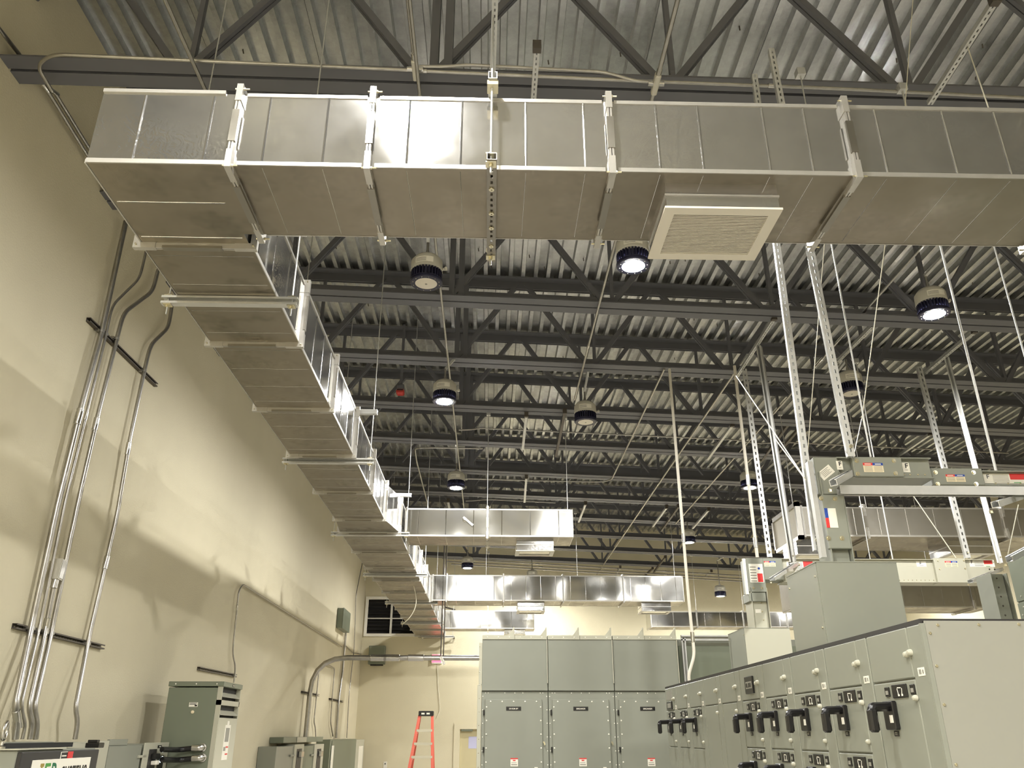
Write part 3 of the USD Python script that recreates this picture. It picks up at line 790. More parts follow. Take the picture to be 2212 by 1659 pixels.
# ------------------------------------------------------------------ busways
def sticker(t, y, x0, x1, z0, z1, kind):
    """printed label lying on a face that looks towards the camera (plane y)"""
    w, h = x1 - x0, z1 - z0
    s = obj('label', G().box(x0, x1, y - .0012, y, z0, z1), 'label_cream' if kind == 'danger' else 'label_white', t)
    yy = y - .0012
    if kind == 'danger':
        obj('danger_band', G().box(x0, x0 + w * .48, yy - .0006, yy, z1 - h * .28, z1), 'label_red', s)
        obj('notice_band', G().box(x0 + w * .48, x1, yy - .0006, yy, z1 - h * .28, z1), 'label_blue', s)
        g = G().box(x0 + w * .08, x0 + w * .40, yy - .0009, yy, z1 - h * .19, z1 - h * .09).box(x0 + w * .6, x0 + w * .9, yy - .0009, yy, z1 - h * .19, z1 - h * .09)
        obj('band_print', g, 'label_white', s)
        g = G()
        for k in range(4): g.box(x0 + w * .06, x0 + w * .45, yy - .0004, yy, z0 + h * (.1 + .15 * k), z0 + h * (.15 + .15 * k)).box(x0 + w * .53, x0 + w * .94, yy - .0004, yy, z0 + h * (.1 + .15 * k), z0 + h * (.15 + .15 * k))
        obj('text_lines', g, 'label_grey', s)
    elif kind == 'F':
        obj('letter', G().text('F', h * .45, (x0 + w * .33, yy, z0 + h * .45), (1, 0, 0), (0, 0, 1)), 'black_plastic', s)
        obj('text_lines', G().box(x0 + w * .3, x0 + w * .7, yy - .0004, yy, z0 + h * .2, z0 + h * .26), 'label_grey', s)
    elif kind == 'rating':
        obj('red_field', G().box(x0 + w * .58, x0 + w * .92, yy - .0006, yy, z0 + h * .4, z1), 'label_red', s)
        obj('letter', G().text('F', h * .4, (x0 + w * .06, yy, z0 + h * .5), (1, 0, 0), (0, 0, 1)), 'black_plastic', s)
        obj('green_mark', G().box(x0 + w * .64, x0 + w * .8, yy - .0006, yy, z0 + h * .05, z0 + h * .12), 'label_green', s)
        g = G()
        for k in range(6): g.box(x0 + w * .2, x0 + w * .55, yy - .0004, yy, z0 + h * (.1 + .14 * k), z0 + h * (.15 + .14 * k))
        obj('text_lines', g, 'label_grey', s)
    return s


def bolts(t, y, pts, r=.009):
    for x, z in pts:
        obj('bolt', G().hexbolt((x, y, z), (0, -1, 0), r, .008).lathe([(r * 1.5, 0), (r * 1.5, .002), (0, .002)], (x, y, z), (0, -1, 0), 12), 'zinc_bolt', t)


def chan_x(g, x0, x1, y, d, z0, z1, t=.03):
    """busway housing along x: a web standing on edge between two outward flanges"""
    g.box(x0, x1, y + .012, y + d - .012, z0 + .006, z1 - .006)
    g.box(x0, x1, y - .02, y + d + .02, z1 - .006, z1); g.box(x0, x1, y - .02, y + d + .02, z0, z0 + .006)
    return g


def chan_z(g, x0, x1, y, d, z0, z1):
    g.box(x0 + .012, x1 - .012, y + .004, y + d, z0, z1)
    g.box(x0, x0 + .006, y - .03, y + d + .02, z0, z1); g.box(x1 - .006, x1, y - .03, y + d + .02, z0, z1)
    return g


def bx(u, v, y): return at(u, v, y=y)[0]
def bz(u, v, y): return at(u, v, y=y)[2]


Y = 4.47; D = .13
t = thing('busway', 'near grey electrical busway with an elbow, dropping into the big pull box', 'busway', (1.93, Y, 2.75))
xa, xb = bx(1770, 1060, Y), bx(1814, 1060, Y)
zt, zb = bz(1900, 990, Y), bz(1900, 1034, Y)
obj('drop_housing', chan_z(G(), xa, xb + .006, Y, D, 2.753, zb + .03), 'cabinet_grey', t)
e = obj('elbow', G().cbox(xa - .012, xb + .012, Y - .012, Y + D, zb - .10, zt, .004), 'cabinet_grey', t)
jp = obj('joint_cover', G().cbox(xa - .006, bx(1829, 1150, Y), Y - .034, Y - .004, bz(1800, 1188, Y), bz(1800, 1072, Y), .004), 'cabinet_grey', t)
bolts(jp, Y - .034, [(bx(u, v, Y - .03), bz(u, v, Y - .03)) for u, v in ((1773, 1077), (1803, 1078), (1789, 1163), (1818, 1163))], .009)
s = sticker(jp, Y - .034, bx(1783, 1120, Y - .034), bx(1808, 1120, Y - .034), bz(1795, 1140, Y - .034), bz(1795, 1098, Y - .034), 'white')
x0_, x1_, za_, zb_ = bx(1783, 1120, Y - .034), bx(1790, 1120, Y - .034), bz(1795, 1140, Y - .034), bz(1795, 1098, Y - .034)
obj('danger_band', G().box(x0_, x1_, Y - .0366, Y - .0352, za_, (za_ + zb_) / 2), 'label_red', s)
obj('notice_band', G().box(x0_, x1_, Y - .0366, Y - .0352, (za_ + zb_) / 2, zb_), 'label_blue', s)
obj('side_rail', G().box(xa - .055, xa - .028, Y - .03, Y + .01, 2.80, bz(1752, 1000, Y)), 'strut_steel', t)
obj('run_housing', chan_x(G(), xb + .005, bx(2012, 1015, Y), Y, D, zb, zt), 'cabinet_grey', t)
j2 = obj('joint_cover', G().cbox(bx(1838, 1010, Y), bx(1944, 1010, Y), Y - .034, Y - .004, bz(1900, 1033, Y), bz(1900, 991, Y), .004), 'cabinet_grey', t)
bolts(j2, Y - .034, [(bx(u, v, Y - .03), bz(u, v, Y - .03)) for u, v in ((1930, 996), (1934, 1023), (1850, 996), (1852, 1024))])
sticker(j2, Y - .034, bx(1865, 1010, Y - .034), bx(1908, 1010, Y - .034), bz(1890, 1020, Y - .034), bz(1890, 1000, Y - .034), 'danger')
sticker(t, Y + .012, bx(1952, 1010, Y), bx(1967, 1010, Y), bz(1960, 1019, Y), bz(1960, 998, Y), 'F')
sticker(t, Y - .012, bx(1805, 1005, Y), bx(1818, 1005, Y), bz(1812, 1016, Y), bz(1812, 997, Y), 'F')
g = G()
c0 = np.array((bx(1783, 1022, Y), Y - .0125, bz(1783, 1022, Y))); ax_, ay_ = np.array((.80, 0, .60)), np.array((-.6, 0, .8))
g.bar(c0 - ax_ * .045, c0 + ax_ * .045, .055, .0012, side=ay_)
pl = obj('paper_tag', g, 'label_white', t)
g = G()
for k in range(5): g.bar(c0 - ax_ * .03 + ay_ * (.018 - .008 * k) + (0, -.0009, 0), c0 + ax_ * (.03 - .01 * (k % 2)) + ay_ * (.018 - .008 * k) + (0, -.0009, 0), .003, .0006, side=ay_)
obj('tag_print', g, 'label_grey', pl)
# continuing run, a little farther and lower
Y2 = 4.56
z2t, z2b = bz(2100, 1018, Y2), bz(2100, 1050, Y2)
obj('run_housing', chan_x(G(), bx(2060, 1030, Y2), 4.4, Y2, D, z2b, z2t), 'cabinet_grey', t)
j3 = obj('joint_cover', G().cbox(bx(2007, 1030, Y2), bx(2117, 1030, Y2), Y2 - .034, Y2 + .1, z2b - .004, z2t + .008, .004), 'cabinet_grey', t)
bolts(j3, Y2 - .034, [(bx(u, v, Y2 - .03), bz(u, v, Y2 - .03)) for u, v in ((2020, 1021), (2102, 1021), (2025, 1046), (2108, 1046))])
sticker(j3, Y2 - .034, bx(2043, 1030, Y2 - .034), bx(2084, 1030, Y2 - .034), bz(2060, 1041, Y2 - .034), bz(2060, 1025, Y2 - .034), 'danger')
sticker(t, Y2 + .012, bx(2127, 1030, Y2), bx(2225, 1030, Y2), bz(2160, 1043, Y2), bz(2160, 1022, Y2), 'rating')
g = G()
for k in range(14): g.dome((bx(2127, 1046, Y2) + k * .075, Y2 + .012, z2b + .02), (0, -1, 0), .006, .004)
keys(obj('rivet_row', g, 'zinc_bolt', t), kind='stuff')
g = G()
for u in (1955, 1968, 1985, 2000): g.dome((bx(u, 1024, Y), Y + .012, bz(u, 1024, Y)), (0, -1, 0), .006, .004)
keys(obj('rivet_row', g, 'zinc_bolt', t), kind='stuff')

t = thing('strut_rail', 'long dark-edged strut channel lying under the near busway run', 'strut', (3.0, 4.42, 3.17))
zs = bz(2000, 1061, 4.42)
obj('channel', G().strut((bx(1811, 1060, 4.42), 4.42, zs), (4.4, 4.42, zs), (0, 0, -1), w=.05, h=.05), 'strut_steel', t)
g = G(); k = bx(1811, 1070, 4.42) + .03
while k < 4.3: g.box(k, k + .028, 4.41, 4.43, zs + .0, zs + .004); k += .05
keys(obj('slot_edge', g, 'strut_dark', t), kind='stuff')

# second busway behind it
Y = 9.44; D = .2
t = thing('busway', 'far grey busway with a left elbow, dropping into the farther tall box', 'busway', (3.1, Y, 2.98))
xa, xb = bx(1626, 1320, Y), bx(1659, 1320, Y)
zt, zb = bz(1700, 1207, Y), bz(1700, 1261, Y)
obj('drop_housing', chan_z(G(), xa - .006, xb + .008, Y, D, 2.98, zb - .05), 'cabinet_light', t)
bolts(t, Y + .004, [(bx(u, v, Y), bz(u, v, Y)) for u, v in ((1645, 1302), (1647, 1321), (1650, 1339))], .006)
sticker(t, Y + .003, bx(1632, 1320, Y), bx(1644, 1320, Y), bz(1640, 1324, Y), bz(1640, 1316, Y), 'white')
e = obj('elbow', G().cbox(bx(1613, 1240, Y), bx(1650, 1240, Y), Y - .03, Y + D, bz(1630, 1280, Y), zt, .006).cbox(bx(1616, 1290, Y), bx(1653, 1290, Y), Y - .03, Y + D, bz(1630, 1300, Y), bz(1630, 1281, Y), .004), 'cabinet_grey', t)
obj('side_rail', G().box(bx(1607, 1250, Y), bx(1612, 1250, Y), Y - .04, Y, bz(1608, 1285, Y), bz(1608, 1208, Y)), 'label_white', t)
bolts(e, Y - .03, [(bx(u, v, Y - .03), bz(u, v, Y - .03)) for u, v in ((1628, 1270), (1646, 1270))], .01)
obj('elbow_arm', G().cbox(bx(1648, 1230, Y), bx(1690, 1230, Y), Y - .028, Y + D, zb + .04, zt, .004), 'cabinet_grey', t)
sticker(e, Y - .03, bx(1619, 1240, Y - .03), bx(1649, 1240, Y - .03), bz(1630, 1258, Y - .03), bz(1630, 1218, Y - .03), 'white')
xs0, xs1 = bx(1634, 1240, Y - .03), bx(1647, 1240, Y - .03)
obj('red_field', G().box(xs0 + .01, xs1, Y - .0325, Y - .0312, bz(1640, 1257, Y - .03), bz(1640, 1239, Y - .03)), 'label_red', e)
obj('blue_mark', G().lathe([(.014, 0), (.014, .0013), (0, .0013)], ((xs0 + xs1) / 2, Y - .0312, bz(1640, 1228, Y - .03)), (0, -1, 0), 10), 'label_blue', e)
g = G()
for k in range(6): g.box(bx(1621, 1240, Y - .03), xs0, Y - .0325, Y - .0312, bz(1630, 1256 - k * 6, Y - .03), bz(1630, 1254 - k * 6, Y - .03))
obj('text_lines', g, 'label_grey', e)
sticker(t, Y - .028, bx(1652, 1230, Y - .03), bx(1677, 1230, Y - .03), bz(1660, 1224, Y - .03), bz(1660, 1212, Y - .03), 'danger')
obj('run_housing', chan_x(G(), bx(1690, 1235, Y), bx(2150, 1235, Y), Y, D, zb + .02, zt), 'cabinet_light', t)
sticker(t, Y + .012, bx(1700, 1220, Y), bx(1762, 1220, Y), bz(1730, 1234, Y), bz(1730, 1212, Y), 'rating')
j = obj('joint_cover', G().cbox(bx(2019, 1235, Y), bx(2087, 1235, Y), Y - .03, Y + .1, zb + .015, zt + .01, .004), 'cabinet_light', t)
bolts(j, Y - .03, [(bx(u, v, Y - .03), bz(u, v, Y - .03)) for u, v in ((2026, 1211), (2082, 1211), (2030, 1229), (2085, 1228))], .008)
sticker(j, Y - .03, bx(2042, 1220, Y - .03), bx(2069, 1220, Y - .03), bz(2055, 1225, Y - .03), bz(2055, 1212, Y - .03), 'danger')
sticker(t, Y + .012, bx(2096, 1220, Y), bx(2150, 1220, Y), bz(2120, 1224, Y), bz(2120, 1209, Y), 'rating')
sticker(t, Y + .012, bx(1981, 1220, Y), bx(2002, 1220, Y), bz(1990, 1224, Y), bz(1990, 1212, Y), 'F')
g = G()
for k in range(16): g.dome((bx(1940, 1228, Y) + k * .05, Y + .012, zb + .05), (0, -1, 0), .006, .004)
keys(obj('rivet_row', g, 'zinc_bolt', t), kind='stuff')
# third drop at the right of the far busway
Y3 = 5.4
t = thing('busway', 'dark vertical busway leg in front of the green-grey enclosure at the right edge', 'busway', (bx(2160, 1290, Y3), Y3, 0))
xl, xr = bx(2148, 1300, Y3), bx(2184, 1300, Y3)
obj('drop_housing', chan_z(G(), xl, xr, Y3, .13, 0.02, bz(2150, 1240, Y3)), 'cabinet_grey', t)
g = G()
for k in range(8):
    g.dome((xl + .02, Y3 + .004, 2.5 + k * .06), (0, -1, 0), .006, .004); g.dome((xl + .055, Y3 + .004, 2.5 + k * .06), (0, -1, 0), .006, .004)
keys(obj('rivet_row', g, 'strut_dark', t), kind='stuff')

# slotted struts, rods and brackets that carry the busways
def hang(label, a, b, y, face, top=6.42, wide=.041, slots=.05, m='strut_steel'):
    pb, pa = at(*b, y=y), at(*a, y=y)
    pt = pb + (pa - pb) * (top - pb[2]) / (pa[2] - pb[2])
    t = thing('hanging_strut', label, 'strut', pb)
    obj('channel', G().strut(pb, pt, face, w=wide, h=wide, slots=slots), m, t)
    obj('foot_bolt', G().hexbolt(pb + (0, -wide / 2, .06), (0, -1, 0), .011, .01), 'zinc_bolt', t)
    return t


hang('tall slotted strut left of the near pair, running down behind the near busway elbow', (1677, 525), (1765, 1190), 4.66, (.12, 1, 0), zchord(0, 1.9))
hang('tall bright slotted strut right of the near pair, ending on the near busway run', (1747, 525), (1838, 988), 4.42, (.12, 1, 0), 6.5)
hang('slotted strut seen flat beside the pale conduit, ending on the far busway elbow', (1609, 805), (1663, 1204), 9.7, (0.35, .94, 0), 6.34, .062, .078)
hang('double-edged dark strut in front of the dull duct end, ending on the far busway bracket', (1640, 752), (1713, 1214), 9.0, (-.6, -.8, 0), 6.34, .06, 0)
hang('slotted strut at the right, passing behind the near busway joint', (1991, 818), (2090, 1206), 9.6, (.2, 1, 0), 6.36, .06, .078)
hang('plain strut at the far right, passing behind the near busway rating label', (2046, 777), (2161, 1216), 9.3, (-.6, -.8, 0), 6.36, .06, 0)


def bracket(label, a, b, y0, y1, w=.041):
    pa, pb = at(*a, y=y0), at(*b, y=y1)
    t = thing('support_bracket', label, 'bracket', pa)
    obj('channel', G().strut(pa, pb, (0, 0, 1), w=w, h=.035), 'strut_steel', t)
    for q in (pa + (0, .05, -.02), pb + (0, -.05, -.02)): obj('clip', G().hexbolt(q, (0, 0, -1), .011, .016), 'zinc_bolt', t)
    return t


bracket('short bright strut bracket sticking out under the near busway elbow', (1800, 1043), (1855, 1012), 4.2, 4.62)
bracket('bright strut bracket at the far right, under the near busway rail', (2150, 1090), (2205, 1072), 4.25, 4.6)
bracket('strut bracket crossing under the right end of the far busway', (2096, 1256), (2162, 1230), 9.0, 9.6, .06)
bracket('small strut bracket under the left elbow arm of the far busway', (1668, 1251), (1722, 1216), 8.7, 9.5, .06)
bracket('long bright strut arm rising to the right picture edge', (2180, 1208), (2226, 1183), 5.0, 5.5)

# ------------------------------------------------------------------ switchgear line-up in the middle
SY, SW = 11.9, .915
sx0 = at(1040, 1500, y=SY)[0]
szm, szt = at(1187, 1493, y=SY)[2], at(1187, 1373, y=SY)[2]


def swgr(i, name_txt, label):
    x0, x1 = sx0 + SW * i, sx0 + SW * (i + 1)
    t = thing('switchgear_cabinet', label, 'switchgear', ((x0 + x1) / 2, SY, 0), 'switchgear cabinets')
    obj('frame', G().box(x0 + .002, x1 - .002, SY, SY + 1.5, .1, szm), 'cabinet_grey', t)
    obj('frame_front', G().cbox(x0 + .004, x1 - .004, SY - .02, SY, .12, szm - .012, .004), 'cabinet_grey', t)
    up = obj('upper_panel', G().cbox(x0 + .004, x1 - .004, SY - .03, SY + 1.5, szm + .004, szt, .004), 'cabinet_grey', t)
    obj('upper_rail', G().box(x0 + .006, x1 - .006, SY - .042, SY - .03, szm + .006, szm + .085), 'cabinet_grey', up)
    obj('top_rail', G().box(x0 + .006, (x0 + x1) / 2 - .003, SY - .042, SY - .03, szt - .055, szt).box((x0 + x1) / 2 + .003, x1 - .006, SY - .042, SY - .03, szt - .055, szt), 'cabinet_light', up)
    obj('edge_angle', G().box(x1 - .012, x1 - .002, SY - .05, SY - .03, szm + .1, szt - .06), 'cabinet_light', up)
    for k in (0, 1):
        xx = x0 + SW * (.5 + .5 * k) - .018
        g = G().extr([(0, 0), (0, .1), (-.08, 0)], (xx, SY - .02, szt), (xx, SY - .01, szt), (1, 0, 0), (0, 0, 1)).box(xx, xx + .012, SY - .03, SY + .06, szt, szt + .11)
        obj('lifting_lug', g, 'cabinet_light', up)
    g = G()
    for k in range(6): g.dome((x0 + SW * (k + .5) / 6, SY - .042, szt - .028), (0, -1, 0), .009, .006)
    keys(obj('bolt_row', g, 'label_white', up), kind='stuff')
    d0, d1, dz = x0 + .05, x1 - .085, szm - .105
    d = obj('door', G().cbox(d0, d1, SY - .045, SY - .02, .4, dz, .006), 'cabinet_grey', t)
    g = G()
    for k in range(5): g.dome((d0 + (d1 - d0) * (.1 + .2 * k), SY - .045, dz - .03), (0, -1, 0), .011, .008)
    for k in range(10):
        for xx in (d0 + .022, d1 - .022): g.dome((xx, SY - .045, dz - .1 - k * .17), (0, -1, 0), .011, .008)
    keys(obj('bolt_row', g, 'label_white', d), kind='stuff')
    npl = obj('nameplate', G().box(d0 + (d1 - d0) * .37, d0 + (d1 - d0) * .63, SY - .049, SY - .045, dz - .145, dz - .095), 'black_plastic', d)
    obj('nameplate_text', G().text(name_txt, .018, (d0 + (d1 - d0) * .42, SY - .049, dz - .13), (1, 0, 0), (0, 0, 1), maxw=(d1 - d0) * .16), 'label_white', npl)
    cx = d0 + (d1 - d0) * .51; wl = .05
    zl = dz - .78
    wlab = obj('warning_label', G().box(cx - wl, cx + wl, SY - .047, SY - .045, zl - .05, zl + .05), 'label_white', d)
    obj('warning_band', G().box(cx - wl, cx + wl, SY - .0478, SY - .047, zl + .036, zl + .05), 'label_red', wlab)
    obj('warning_mark', G().box(cx - .018, cx + .018, SY - .0478, SY - .047, zl + .014, zl + .028), 'label_red', wlab)
    obj('text_lines', G().box(cx - .04, cx + .03, SY - .0476, SY - .047, zl - .01, zl - .004).box(cx - .04, cx + .038, SY - .0476, SY - .047, zl - .036, zl - .024), 'label_grey', wlab)
    pt = obj('plate', G().box(d1 - .115, d1 - .07, SY - .047, SY - .045, zl - .16, zl - .06), 'label_white', d)
    obj('plate_print', G().box(d1 - .1, d1 - .085, SY - .0476, SY - .047, zl - .14, zl - .08), 'label_grey', pt)
    ds = obj('door_sign', G().box(d1 - .16, d1 - .02, SY - .047, SY - .045, zl - .33, zl - .21), 'label_white', d)
    obj('sign_band', G().box(d1 - .16, d1 - .02, SY - .0478, SY - .047, zl - .235, zl - .21), 'label_blue', ds)
    for zz in (dz - .17, dz - .63):
        obj('hinge', G().cbox(d0 - .022, d0 - .004, SY - .05, SY - .02, zz - .035, zz + .035, .004), 'black_plastic', d)
    obj('door_latch', G().bar((d1 + .012, SY - .05, dz - .53), (d1 + .03, SY - .05, dz - .57), .012, .02, side=(0, 1, 0)), 'zinc_bolt', t)
    g = G()
    for k in range(11): g.dome((x1 - .02, SY - .02, szm - .07 - k * .17), (0, -1, 0), .008, .006).dome((x0 + .02, SY - .02, szm - .07 - k * .17), (0, -1, 0), .008, .006)
    for k in (.06, .1, .35, .5, .62, .88, .92): g.dome((x0 + SW * k, SY - .02, szm - .025), (0, -1, 0), .008, .006)
    keys(obj('frame_bolts', g, 'label_white', t), kind='stuff')
    if i == 0:
        obj('side_post', G().cbox(x0 - .055, x0, SY - .03, SY + .06, .1, szm + .08, .003).cbox(x0 - .04, x0 + .004, SY - .03, SY + .06, szm + .08, szt - .1, .003), 'cabinet_light', t)
        g = G()
        for k in range(14): g.dome((x0 - .03, SY - .03, szt - .15 - k * .17), (0, -1, 0), .007, .005)
        keys(obj('frame_bolts', g, 'zinc_bolt', t), kind='stuff')
    return t


swgr(0, 'STATION SPT', 'left switchgear cabinet, nameplate reading two words, nearest the ladder')
swgr(1, 'BREAKER', 'middle switchgear cabinet of the three with bolted doors')
swgr(2, 'BREAKER', 'right switchgear cabinet, its door half hidden behind the control cabinets')
# plain cabinet and strut frame right of the switchgear
t = thing('plain_cabinet', 'plain grey back of a tall cabinet behind the L-shaped strut frame', 'cabinet', (3.6, 12.2, 0))
obj('body', G().cbox(sx0 + SW * 3 + .02, sx0 + SW * 3 + 1.8, 12.05, 13.2, 0, szt - .03, .005), 'cabinet_grey', t)
obj('back_sheet', G().cbox(sx0 + SW * 3 + .05, sx0 + SW * 3 + 1.75, 12.035, 12.05, .1, szt - .12, .004), 'cabinet_green', t)
t = thing('strut_stand', 'L-shaped slotted strut frame standing before the plain cabinet', 'strut', (2.9, 11.95, 0))
xl = at(1471, 1380, y=11.95)[0]; zt = at(1471, 1378, y=11.95)[2]
obj('post', G().strut((xl + .03, 11.95, 0), (xl + .03, 11.95, zt), (0, -1, 0), w=.06, h=.05), 'strut_steel', t)
obj('beam', G().strut((xl, 11.95, zt), (at(1590, 1380, y=11.95)[0], 11.95, zt), (0, -1, 0), w=.075, h=.05, slots=.0), 'strut_steel', t)
# ------------------------------------------------------------------ conduits
def run(label, pts, r, m='conduit_steel', couplings=(), br=.12, name='conduit', cat='conduit', n=10, group=None):
    """pts: world points; couplings: indices of segments (fraction) that get a sleeve"""
    pts = [np.asarray(p, float) for p in pts]
    t = thing(name, label, cat, pts[0], group)
    obj('pipe', G().tube(bend(pts, br), r, n), m, t, smooth=50)
    for i, f in couplings:
        a, b = pts[i], pts[i + 1]; d = (b - a) / np.linalg.norm(b - a); c = a + (b - a) * f
        L = r * 3.2
        obj('coupling', G().tube([c - d * L, c - d * L * .95, c + d * L * .95, c + d * L], [r * 1.05, r * 1.28, r * 1.28, r * 1.05], n), 'cast_steel', t, smooth=50)
    return t


def wl(pts, off):
    return [at(u, v, x=XW + o) for (u, v), o in zip(pts, off if hasattr(off, '__len__') else [off] * len(pts))]


# group of pipes climbing the left wall
o1 = [.16, .16, .16, .06, .06, .06, .06, .06, .06]
w1 = run('thickest wall conduit, leftmost of the bundle climbing the left wall', wl([(33, 1597), (38, 1553), (33, 1525), (67, 1357), (117, 1123), (172, 893), (220, 715), (256, 550), (272, 478)], o1), .024, couplings=[(4, .97), (1, .02)])
run('thin wall conduit beside the thickest one, with one swan-neck offset high up', wl([(48, 1597), (55, 1566), (45, 1525), (84, 1360), (139, 1090), (187, 893), (228, 728), (242, 660), (302, 601), (316, 540)], [.16, .16, .15] + [.06] * 7), .013, couplings=[(4, .97)])
run('wall conduit running down into the cast conduit body of the bundle', wl([(64, 1597), (70, 1562), (62, 1530), (98, 1364), (119, 1250)], [.16, .16, .15, .06, .06]), .02, couplings=[(3, .1)])
run('wall conduit right of the bundle, with a swan-neck offset behind the long duct', wl([(77, 1597), (81, 1562), (74, 1530), (110, 1370), (146, 1192), (168, 1089), (208, 911), (253, 729), (267, 676), (330, 629), (347, 560)], [.16, .16, .15] + [.06] * 8), .02, couplings=[(5, .97)])
run('lone wall conduit right of the bundle, ending on the duct trapeze', wl([(162, 1597), (168, 1560), (163, 1530), (189, 1391), (254, 1106), (278, 962), (311, 804), (325, 745), (364, 708), (372, 655)], [.16, .16, .15] + [.06] * 7), .02, couplings=[(4, .95), (3, .6)])
p = at(126, 1232, x=XW + .07)
t = thing('junction_box', 'cast conduit body with bolted lid in the bundle on the left wall', 'junction box', p)
g = G(); a, b = at(120, 1252, x=XW + .07), at(131, 1209, x=XW + .07)
g.bar(a, b, .075, .07, side=(0, 1, 0)); obj('body', g, 'lamp_body', t)
obj('lid', G().bar(a + (.037, 0, .01), b + (.037, 0, -.01), .06, .008, side=(0, 1, 0)), 'cast_steel', t)
obj('hub', G().tube([a + (0, 0, -.07), a + (0, 0, .01)], .028, 12), 'cast_steel', t, smooth=50)


def wall_strut(label, a, b, cl):
    pa, pb = at(*a, x=XW + .02), at(*b, x=XW + .02)
    t = thing('wall_strut', label, 'strut', (pa + pb) / 2)
    obj('channel', G().strut(pa, pb, (1, 0, 0), slots=.05), 'strut_dark', t)
    for u, v, r in cl:
        c = at(u, v, x=XW + .06)
        obj('pipe_clamp', G().lathe([(r + .001, -.012), (r + .005, -.012), (r + .005, .012), (r + .001, .012)], c, (0, 0, 1), 12).box(c[0] - .045, c[0] - .01, c[1] - r - .018, c[1] - r, c[2] - .012, c[2] + .012), 'conduit_steel', t)
    return t


wall_strut('upper dark strut across the wall conduits, below the long duct', (191, 690), (337, 832), [(219, 716, .024), (230, 722, .013), (252, 732, .02), (311, 802, .02)])
wall_strut('lower dark strut across the wall conduits, left edge of the picture', (31, 1352), (222, 1398), [(68, 1357, .024), (83, 1361, .013), (99, 1364, .02), (111, 1368, .02), (190, 1390, .02)])
wall_strut('short dark strut on the wall right above the tall transformer cabinet', (429, 1444), (509, 1460), [(508, 1459, .012)])

# pipe from the transformer cabinet up and along the wall
run('thin conduit rising from the transformer cabinet and running along the left wall', wl([(505, 1475), (509, 1440), (502, 1410), (516, 1275), (524, 1262), (738, 1397)], [.06, .06, .05, .05, .05, .05]), .012, couplings=[(2, .72)], br=.3)
t = thing('pull_box', 'small grey box on the wall at the top of the paired vertical pipes', 'box', at(748, 1340, x=XW + .08))
a, b = at(739, 1356, x=XW + .15), at(757, 1326, x=XW + .15)
obj('body', G().cbox(XW + .004, XW + .15, a[1], b[1], a[2], b[2], .008), 'cabinet_green', t)
obj('cover', G().cbox(XW + .15, XW + .158, a[1] - .01, b[1] + .01, a[2] - .01, b[2] + .01, .004), 'cabinet_green', t)

# pipes near the far corner of the left wall
PY = 17.6
pv = at(668, 1590, x=XW + .14)
yb_ = pv[1]
p0 = at(662, 1598, x=XW + .12); p1 = at(672, 1470, x=XW + .12)
zc_ = at(850, 1421, y=p1[1])[2]
q1 = np.array((XW + .12, p1[1], zc_)); q2 = np.array((sx0 - .06, p1[1], zc_))
big = run('thick horizontal conduit bending off the left wall into the switchgear side', [np.array((XW + .12, p1[1], p0[2])), q1, np.array((at(1042, 1421, y=p1[1])[0] + .35, p1[1], zc_))], .052, br=.75, n=14, couplings=[(1, .35), (1, .42), (1, .55)])
for lab, pts, r in (('thin pipe with a small offset right of the thick conduit', [(682, 1592), (681, 1570), (678, 1560), (690, 1440)], .014),
                    ('thin pipe bent to the right below the thick conduit', [(698, 1435), (716, 1440), (723, 1444), (718, 1500), (714, 1560), (719, 1590)], .014),
                    ('stout vertical pipe leaving the small wall box downwards', [(748, 1356), (741, 1440), (731, 1520), (726, 1594)], .03),
                    ('thin vertical pipe nearest the far corner, with two small clips', [(783, 1215), (769, 1285), (765, 1400), (754, 1500), (749, 1594)], .014),
                    ('thin pipe on the far part of the left wall, crossing to the corner', [(748, 1396), (762, 1410), (780, 1413)], .012)):
    run(lab, wl(pts, .05), r)
for lab, a, b in (('short dark strut clamping the thick conduit to the wall', (652, 1495), (688, 1502)), ('short strut clamping the stout pipe and its neighbour', (712, 1510), (740, 1516))):
    wall_strut(lab, a, b, [])

# conduits under the roof, mostly running away from the camera
def chord(y, x):
    k = min(max((y - JY[0]) / 1.7, 0), 10.999); i = int(k); f = k - i
    return zchord(i, x) * (1 - f) + zchord(i + 1, x) * f


ZL = 6.38
pA = at(895, 124, z=ZL); pB = at(1417, 180, z=ZL)
def yrun(label, u, v, y0, y1, r=.0135, tail=None, z=ZL, head=None, **k):
    p = at(u, v, z=z)
    pts = ([] if head is None else [np.array(head(p[0]))]) + [np.array((p[0], y0, z)), np.array((p[0], y1, z))] + ([] if tail is None else [np.array(tail(p[0]))])
    return run(label, pts, r, couplings=[(len(pts) - 2 if tail is None else len(pts) - 3, f) for f in (.18, .5, .83)], **k)


